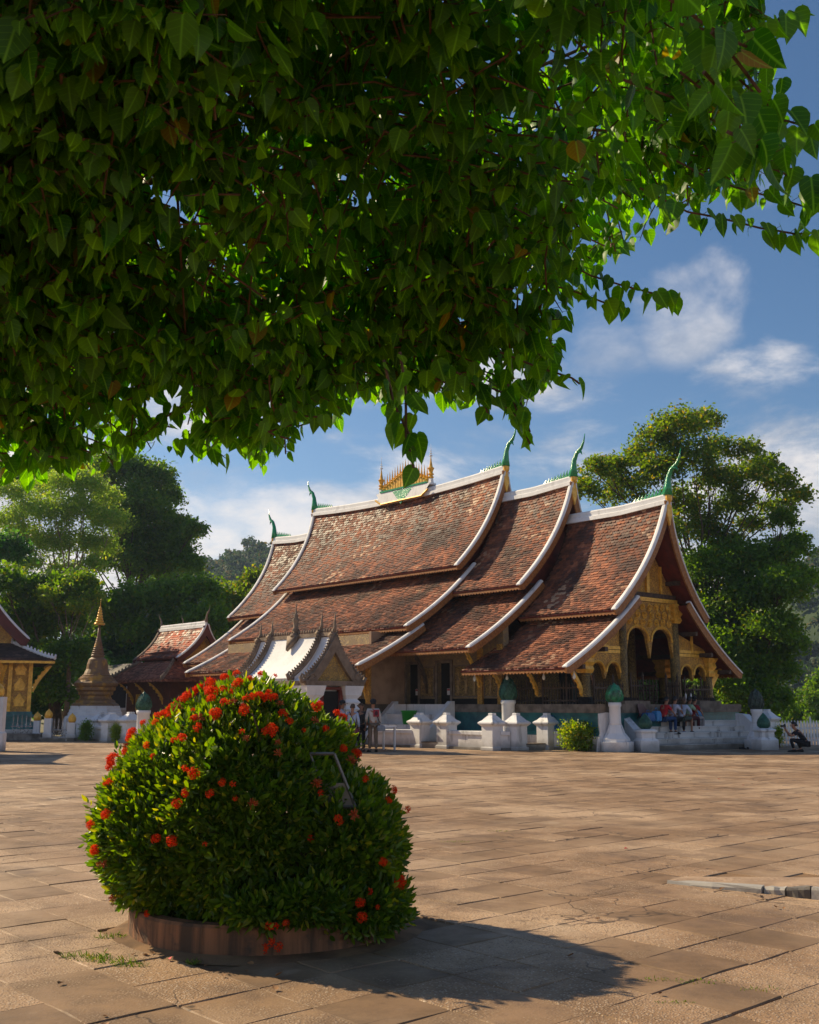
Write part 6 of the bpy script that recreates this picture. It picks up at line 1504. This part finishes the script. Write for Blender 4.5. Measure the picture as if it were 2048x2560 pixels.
def pose(kind, h=1.68, **k):
    s = h / 1.68; J = {}
    def P(n, x, y, z): J[n] = (x * s, y * s, z * s)
    if kind == 'stand':
        P('pelvis', 0, 0, .93); P('spine', 0, -.01, 1.10); P('chest', 0, -.005, 1.28); P('neck', 0, 0, 1.44); P('jaw', 0, .02, 1.50); P('head', 0, .015, 1.58); P('top', 0, .005, 1.645)
        for sd_, q in ((-1, 'L'), (1, 'R')):
            P('sh' + q, sd_ * .17, -.005, 1.36); P('el' + q, sd_ * .235, -.03, 1.09); P('wr' + q, sd_ * .225, .06, .86); P('ha' + q, sd_ * .22, .08, .79)
            P('hip' + q, sd_ * .085, 0, .88); P('kn' + q, sd_ * .10, .015, .48); P('an' + q, sd_ * .11, -.02, .08); P('to' + q, sd_ * .13, .13, .03)
    elif kind == 'sit':      # seat at z 0, feet lower
        P('pelvis', 0, 0, .10); P('spine', 0, .04, .27); P('chest', 0, .10, .44); P('neck', 0, .15, .59); P('jaw', 0, .19, .65); P('head', 0, .185, .73); P('top', 0, .175, .79)
        for sd_, q in ((-1, 'L'), (1, 'R')):
            P('sh' + q, sd_ * .17, .11, .51); P('el' + q, sd_ * .235, .26, .30); P('wr' + q, sd_ * .12, .43, .22); P('ha' + q, sd_ * .08, .49, .19)
            P('hip' + q, sd_ * .09, .03, .07); P('kn' + q, sd_ * .13, .44, .10); P('an' + q, sd_ * .12, .42, -.36); P('to' + q, sd_ * .13, .57, -.42)
    elif kind == 'crouch':
        P('pelvis', 0, -.16, .30); P('spine', 0, -.08, .46); P('chest', 0, .04, .62); P('neck', 0, .16, .76); P('jaw', 0, .21, .80); P('head', 0, .21, .89); P('top', 0, .20, .95)
        for sd_, q in ((-1, 'L'), (1, 'R')):
            P('sh' + q, sd_ * .17, .09, .67); P('el' + q, sd_ * .20, .32, .52); P('wr' + q, sd_ * .07, .46, .72); P('ha' + q, sd_ * .06, .49, .78)
            P('hip' + q, sd_ * .10, -.14, .27); P('to' + q, sd_ * .14, .28 - .1 * sd_, .03); P('kn' + q, sd_ * .17, .24 - .12 * sd_, .43); P('an' + q, sd_ * .13, .12 - .14 * sd_, .09)
    for n, v in k.items(): J[n] = tuple(x * s for x in v)
    return J, s
def person(loc, rz, J, s, label, shirt, trousers, skin=None, hair=None, shoe_c=(.02, .02, .022), sleeves='short', hat=None, shorts=False, skirt_=False, grp=None, long_hair=False):
    skin = skin or M_SKIN; o = empty('person', loc, rz); g = lambda n: J[n]
    rad = dict(pelvis=(.13, .10), spine=(.115, .09), chest=(.13, .10), neck=.052, jaw=(.068, .075), head=(.082, .095), top=(.06, .07), sh=.058, el=.040, wr=.028, ha=(.036, .022), hip=.082, kn=.056, an=.038, to=.034)
    R_ = lambda n: rad[n] if n in rad else rad[n[:-1]]
    sc = lambda r, f=1.0: tuple(x * s * f for x in r) if hasattr(r, '__len__') else r * s * f
    ed = [('pelvis', 'spine'), ('spine', 'chest'), ('chest', 'neck'), ('neck', 'jaw'), ('jaw', 'head'), ('head', 'top')]
    for q in 'LR': ed += [('chest', 'sh' + q), ('sh' + q, 'el' + q), ('el' + q, 'wr' + q), ('wr' + q, 'ha' + q), ('pelvis', 'hip' + q), ('hip' + q, 'kn' + q), ('kn' + q, 'an' + q), ('an' + q, 'to' + q)]
    V, F = skin_parts({n: (g(n), sc(R_(n), .93)) for n in J}, ed, 'pelvis'); mb = MB(); mb.add(V, F)
    for q, sd_ in (('L', -1), ('R', 1)):      # fingers and thumb
        w, h = Vector(g('wr' + q)), Vector(g('ha' + q)); d = (h - w).normalized(); sx_ = d.cross(Vector((0, 1, 0))); sx_ = sx_.normalized() if sx_.length > .1 else Vector((1, 0, 0)); up = sx_.cross(d)
        for k, ln in enumerate((.062, .072, .068, .055)):
            b = h + sx_ * ((k - 1.5) * .018 * s); mb.tube([b, b + d * ln * s * .6, b + (d * ln + up * .02) * s], [.0095 * s, .009 * s, .006 * s], 5)
        b = w.lerp(h, .6) + sx_ * (.03 * s * -sd_); mb.tube([b, b + (d * .03 + sx_ * -sd_ * .025) * s, b + (d * .06 + sx_ * -sd_ * .03) * s], [.011 * s, .010 * s, .007 * s], 5)
    hd = Vector(g('head')); nk = Vector(g('neck')); fw = Vector((0, 1, 0)); mb.ball(hd + Vector((0, .098, -.01)) * s, (.013 * s, .02 * s, .024 * s), 6, 5)
    for sd_ in (-1, 1): mb.ball(hd + Vector((sd_ * .083, 0, -.005)) * s, (.014 * s, .022 * s, .032 * s), 6, 5)
    mb.build('body', skin, o, True)
    fc = MB()
    for sd_ in (-1, 1): fc.ball(hd + Vector((sd_ * .032, .087, .012)) * s, (.012 * s, .008 * s, .007 * s), 6, 4)
    fc.tube([hd + Vector((x, .088, -.05 + abs(x) * .1)) * s for x in (-.025, 0, .025)], .005 * s, 4); fc.build('face', M_HAIR, o)
    # shirt
    sh = {n: (g(n), sc(R_(n), 1.10)) for n in ('pelvis', 'spine', 'chest')}; sh['neck'] = (lerp3(g('chest'), g('neck'), .72), .062 * s); e2 = [('pelvis', 'spine'), ('spine', 'chest'), ('chest', 'neck')]
    for q in 'LR':
        sh['sh' + q] = (g('sh' + q), .068 * s); e2.append(('chest', 'sh' + q))
        if sleeves == 'long': sh['el' + q] = (g('el' + q), .052 * s); sh['wr' + q] = (lerp3(g('el' + q), g('wr' + q), .93), .042 * s); e2 += [('sh' + q, 'el' + q), ('el' + q, 'wr' + q)]
        else: sh['el' + q] = (lerp3(g('sh' + q), g('el' + q), .72), .058 * s); e2.append(('sh' + q, 'el' + q))
    V, F = skin_parts(sh, e2, 'spine'); m_ = MB(); m_.add(V, F); m_.build('shirt', cloth(shirt), o, True)
    tr = {'pelvis': (lerp3(g('pelvis'), g('spine'), .15), sc(R_('pelvis'), 1.08))}; e3 = []
    for q in 'LR':
        tr['hip' + q] = (g('hip' + q), .095 * s); tr['kn' + q] = (g('kn' + q), .072 * s * (1.25 if skirt_ else 1)); e3 += [('pelvis', 'hip' + q), ('hip' + q, 'kn' + q)]
        if not shorts: tr['an' + q] = (lerp3(g('kn' + q), g('an' + q), .93), .056 * s); e3.append(('kn' + q, 'an' + q))
    V, F = skin_parts(tr, e3, 'pelvis'); m_ = MB(); m_.add(V, F); m_.build('shorts' if shorts else 'trousers', cloth(trousers), o, True)
    for q in 'LR':
        a, t = Vector(g('an' + q)), Vector(g('to' + q)); d = (t - a); d.z = 0; d.normalize(); px_ = Vector((-d.y, d.x, 0)); zb = min(t.z - .034 * s, a.z); zb = t.z - .032 * s; m_ = MB()
        m_.sweep([[a + d * x * s - px_ * w * s + Vector((0, 0, zb - a.z)), a + d * x * s + px_ * w * s + Vector((0, 0, zb - a.z)), a + d * x * s + px_ * w * .8 * s + Vector((0, 0, zb - a.z + hh * s)), a + d * x * s - px_ * w * .8 * s + Vector((0, 0, zb - a.z + hh * s))] for x, w, hh in ((-.07, .03, .06), (-.04, .042, .095), (.04, .042, .09), (.12, .05, .065), (.19, .045, .05), (.22, .02, .03))])
        m_.build('shoe', cloth(shoe_c), o, True)
    hm = MB(); c = hd + Vector((0, -.018, .028)) * s
    rings = []
    for i in range(6):
        ph = i / 5 * 1.75; rings.append([(c.x + .093 * s * math.sin(ph) * math.cos(t), c.y + (.108 * math.sin(ph) * math.sin(t) - (.02 * i / 5)) * s, c.z + (.092 * math.cos(ph) - (.05 * i / 5 if math.sin(t) < .3 else -.03 * i / 5)) * s) for t in [k * 2 * math.pi / 12 for k in range(12)]])
    rings = [[(a + (c.x - a) * .0, b, z) for a, b, z in r] for r in rings]; rings[0] = [(c.x + .01 * math.cos(k), c.y + .01 * math.sin(k), c.z + .093 * s) for k in range(12)]
    hm.sweep(rings[::-1]); 
    if long_hair: hm.ball(hd + Vector((0, -.06, -.09)) * s, (.085 * s, .05 * s, .12 * s), 10, 7)
    hm.build('hair', hair or M_HAIR, o, True)
    if hat:
        m_ = MB(); m_.lathe([(.105 * s, -.005), (.107 * s, .03 * s), (.095 * s, .075 * s), (.05 * s, .105 * s), (.005, .112 * s)], 14); 
        m_.add([(-.075 * s, .07 * s, .002), (.075 * s, .07 * s, .002), (.06 * s, .17 * s, -.012), (0, .195 * s, -.018), (-.06 * s, .17 * s, -.012), (-.075 * s, .07 * s, .012), (.075 * s, .07 * s, .012), (.06 * s, .17 * s, -.004), (0, .195 * s, -.010), (-.06 * s, .17 * s, -.004)], [(4, 3, 2, 1, 0), (5, 6, 7, 8, 9), (1, 2, 7, 6), (2, 3, 8, 7), (3, 4, 9, 8), (4, 0, 5, 9)])
        x = m_.build('cap', cloth(hat), o, True); x.location = hd + Vector((0, -.008, .035)) * s
    return tag(o, label, 'person', grp)
def bagp(parent_loc, rz, pts, size, mat, label, name='shoulder_bag'):
    o = empty(name, parent_loc, rz); mb = MB(); (cx, cy, cz) = pts[-1]; w, d, h = size
    mb.M = Matrix.Translation((cx, cy, cz)); mb.sweep([[(-w * k, -d * k, z * h), (w * k, -d * k, z * h), (w * k, d * k, z * h), (-w * k, d * k, z * h)] for k, z in ((.8, -1), (1, -.85), (1, -.2), (.85, .3), (.6, .42))]); mb.build('pouch', mat, o, bevel=.015)
    mb = MB(); mb.tube(pts[:-1], .014, 5); mb.build('strap', cloth((.02, .022, .03)), o, True); return tag(o, label, 'bag')
# standing visitors by the shrine (facing roughly away from the camera or to the right)
J, s = pose('stand', 1.70, elR=(.25, .10, 1.16), wrR=(.22, .30, 1.34), haR=(.215, .33, 1.41)); person((-2.30, 36.1, 0), R(-80), J, s, 'standing man in dark cap and pale grey shirt, raising one hand', (.34, .34, .42), (.03, .03, .05), M_SKIND, hat=(.012, .012, .02))
J, s = pose('stand', 1.60, elL=(-.25, .03, 1.10), wrL=(-.16, .2, 1.0), haL=(-.12, .26, .98)); person((-1.93, 35.9, 0), R(-12), J, s, 'standing woman in light blue shirt seen from behind, dark trousers', (.42, .52, .70), (.018, .018, .03), hair=M_HAIRB, sleeves='long')
bagp((-1.93, 35.9, 0), R(-12), [(-.08, -.13, 1.36), (.0, -.145, 1.2), (.13, -.13, .98), (.16, -.10, .86), (.15, -.13, .74)], (.12, .045, .16), cloth((.13, .02, .05)), 'maroon shoulder bag hanging behind the woman in light blue')
J, s = pose('stand', 1.62); person((-1.66, 36.55, 0), R(150), J, s, 'standing visitor in dark vest facing the camera, hidden behind the woman in light blue', (.05, .045, .045), (.015, .015, .02), hair=M_HAIRB, long_hair=True)
J, s = pose('stand', 1.74, wrL=(-.19, .15, .95), haL=(-.15, .2, .90)); person((-1.24, 36.1, 0), R(15), J, s, 'standing man in cream long sleeved shirt and khaki trousers, from behind', (.56, .53, .50), (.19, .14, .10), hair=M_HAIR, sleeves='long', hat=(.03, .03, .035), shoe_c=(.03, .025, .02))
bagp((-1.24, 36.1, 0), R(15), [(.0, -.13, 1.40), (.1, -.14, 1.2), (.2, -.12, 1.0), (.24, -.10, .98), (.25, -.12, .84)], (.14, .07, .13), cloth((.28, .31, .36)), 'grey shoulder bag of the man in the cream shirt')
mb = MB(); mb.mi = 0; mb.cbox(0, 0, 0, .2, .012, .24); mb.mi = 1; mb.ball((0, -.01, .0), (.06, .01, .08), 10, 6); pk = mb.build('red_patterned_cloth', [cloth((.40, .05, .07)), cloth((.10, .03, .05))], None, bevel=.02); pk.location = (-1.13, 35.97, 1.30); pk.rotation_euler = (.1, 0, R(15)); tag(pk, 'red patterned pouch on the back of the man in the cream shirt', 'pouch')
# white table beside them
tb = tag(empty('table', (-1.25, 37.4, 0), YAW), 'small white table behind the man in the cream shirt', 'table'); mb = MB(); mb.box(-.75, .75, -.35, .35, .80, .85); mb.build('table_top', M_WHITE2, tb)
for x in (-.7, .7):
    for y in (-.3, .3): mb = MB(); mb.box(x - .03, x + .03, y - .03, y + .03, 0, .8); mb.build('leg', M_WHITE2, tb)
# seated visitors on the porch stair, facing right and forward
ZS = 1.0
for i, (t, s_, rz, lab_, kw) in enumerate((
    (-.35, -.80, -75, 'seated man in red shirt and blue jeans on the stair', dict(shirt=(.50, .012, .02), trousers=(.02, .06, .17))),
    (.20, -.80, -70, 'seated man in white shirt and dark trousers, second from the left', dict(shirt=(.55, .55, .66), trousers=(.012, .014, .02), shoe_c=(.25, .33, .5))),
    (.58, -.95, -60, 'seated woman in pale blue blouse and grey green shorts with long hair', dict(shirt=(.45, .52, .68), trousers=(.055, .075, .065), shorts=True, long_hair=True, hair=M_HAIRB, sleeves='long')),
    (1.15, -.80, -70, 'seated man in pale green shirt and maroon trousers', dict(shirt=(.34, .50, .32), trousers=(.075, .010, .016), skin=M_SKIND, shoe_c=(.06, .012, .015))),
    (1.55, -.75, -70, 'seated man in dark red shirt, black cap and pale trousers, rightmost of five', dict(shirt=(.30, .012, .02), trousers=(.36, .33, .32), hat=(.015, .015, .018))))):
    J, s = pose('sit', 1.74 + .03 * (i % 2)); p = TW(t - .95, s_ - .12, ZS); person(p, YAW + R(rz) + R(-90 + 60), J, s, lab_, grp=None, **kw)
# crouching photographer
J, s = pose('crouch', 1.70); person((13.35, 36.3, 0), R(80), J, s, 'crouching photographer in black at the right edge, camera raised', (.012, .013, .018), (.010, .011, .015), M_SKIN, shoe_c=(.012, .012, .014))
cm = tag(empty('photo_camera', Vector((13.35, 36.3, 0)) + Matrix.Rotation(R(80), 3, 'Z') @ Vector((0, .50, .86)), R(80)), 'black camera held up by the crouching photographer', 'camera')
mb = MB(); mb.cbox(0, 0, 0, .13, .06, .09); mb.cbox(0, 0, .055, .05, .05, .03); mb.build('camera_body', M_SHOE, cm, bevel=.006); mb = MB(); mb.M = Matrix.Rotation(R(-90), 4, 'X'); mb.lathe([(.034, .03), (.034, .09), (.038, .095), (.038, .12)], 12); mb.build('lens', M_SHOE, cm, True)
# people inside the porch, behind the rail
J, s = pose('stand', 1.55); person(TW(-3.3, 1.5, FL), YAW + R(200), J, s, 'visitor in white shirt inside the porch behind the balustrade', (.55, .52, .48), (.06, .09, .09))
J, s = pose('stand', 1.5); person(TW(-3.2, 1.0, FL), YAW + R(160), J, s, 'visitor in pale green inside the porch behind the balustrade', (.25, .36, .30), (.05, .05, .06), long_hair=True)
# ------------------------------------------------------------------ grass tufts, fallen leaves, petals
def tuft(c, n, spread, h, seed):
    rg = random.Random(seed); mb = MB()
    for k in range(n):
        a, r = rg.uniform(0, 6.28), spread * math.sqrt(rg.random()); b = Vector((c[0] + r * math.cos(a) * 1.6, c[1] + r * math.sin(a) * .6, 0)); L_ = h * rg.uniform(.5, 1.2); d = Vector((rg.gauss(0, .6), rg.gauss(0, .6), 1)).normalized(); w = Vector((-math.sin(a), math.cos(a), 0)) * .0028
        m1 = b + d * L_ * .6; t = b + d * L_ + Vector((d.x, d.y, -.6)) * L_ * .25; mb.add([b - w, b + w, m1 + w * .7, t, m1 - w * .7], [(0, 1, 2, 3, 4)])
    return mb
F_GRASS = foliage('grass_blade', (.05, .11, .012), (.15, .24, .03), .3, .6, (.30, .26, .06), .15)
mb = MB()
for i, (px, py, n, sp, h) in enumerate(((215, 2395, 110, .10, .055), (270, 2405, 130, .12, .05), (325, 2415, 60, .07, .045), (275, 2345, 60, .08, .05), (350, 2345, 25, .05, .035), (480, 2410, 40, .03, .045), (400, 2330, 40, .04, .09), (1690, 2510, 70, .07, .02), (1750, 2455, 50, .10, .018), (1900, 2475, 40, .10, .018), (1140, 2105, 60, .12, .02), (1250, 2078, 40, .12, .02), (1645, 2450, 40, .08, .018))):
    g_ = GP(px, py) if False else None
    d = D(px, py, 8.) - Vector((0, 0, 1.6)); t = -1.6 / d.z; p = Vector((0, 0, 1.6)) + d * t; q = tuft((p.x, p.y), n, sp, h, i); mb.v_off = len(mb.v); mb.add(q.v, q.f)
o = tag(mb.build('grass', F_GRASS), 'short grass tufts growing in the paving joints', 'grass', None, 'stuff')
M_DRY = simple('dry_leaf', (.30, .15, .06), (.18, .09, .04), 20, .8, vary=.6)
def ground_pt(px, py): d = D(px, py, 8.) - Vector((0, 0, 1.6)); return Vector((0, 0, 1.6)) + d * (-1.6 / d.z)
rg = random.Random(77)
V, F, A = leaves(np.zeros((1, 3)), np.array([[0, 1., 0]]), np.array([[0, 0, 1.]]), np.array([.055]), np.array([.5]), np.array([-.3]), np.array([.5])); DL = np_mesh('fallen_leaf', V, F, M_DRY, True, A)
spots = [(150, 2393), (262, 2385), (265, 2565), (370, 2392), (385, 2388), (615, 2432), (633, 2415), (690, 2480), (690, 2445), (740, 2392), (878, 2355), (1755, 2230), (1800, 2228), (1940, 2272), (1960, 2276), (1910, 2248), (145, 2465), (258, 2545), (1420, 2395), (1650, 2490), (510, 2420), (1240, 2420), (330, 2392), (560, 2445), (1500, 2300)]
for k, (a, b) in enumerate(spots):
    p = ground_pt(a, b); o = link('fallen_leaf', DL); o.location = p + Vector((0, 0, .012)); o.rotation_euler = (rg.uniform(-.3, .3), rg.uniform(-.3, .3), rg.uniform(0, 6.28)); o.scale = [rg.uniform(.5, 1.0)] * 3; tag(o, 'small dry brown leaf fallen on the paving', 'leaf', 'dry leaves fallen on the paving')
M_PET = simple('fallen_petal', (.62, .02, .05), (.5, .02, .03), 9, .6)
pm = MB(); pm.add([(0, 0, .0), (.02, -.02, .012), (.05, 0, .004), (.02, .02, .014)], [(0, 1, 2, 3)]); PM = pm.mesh('fallen_petal', M_PET)
for k, (a, b) in enumerate(((1560, 2124), (1465, 1909), (1800, 1949), (1860, 1964), (420, 2400))):
    o = link('fallen_petal', PM); p = ground_pt(a, b); o.location = p + Vector((0, 0, .01)); o.rotation_euler = (0, 0, k * 1.3); tag(o, 'tiny red petal lying on the paving', 'petal', 'red petals on the paving')
# ------------------------------------------------------------------ haze over the valley
hz = MB(); hz.box(-700, 700, -30, 760, -1.2, 140)
hm = bpy.data.materials.new('haze'); hm.use_nodes = True; t_ = hm.node_tree; t_.nodes.clear(); ho = t_.nodes.new('ShaderNodeOutputMaterial'); pv = t_.nodes.new('ShaderNodeVolumePrincipled')
pv.inputs['Color'].default_value = (.50, .68, .95, 1); pv.inputs['Density'].default_value = .00026; pv.inputs['Anisotropy'].default_value = .3; t_.links.new(pv.outputs[0], ho.inputs['Volume'])
hzo = tag(hz.build('haze', hm), 'thin bluish haze filling the valley air', 'haze', None, 'stuff'); hzo.visible_shadow = True
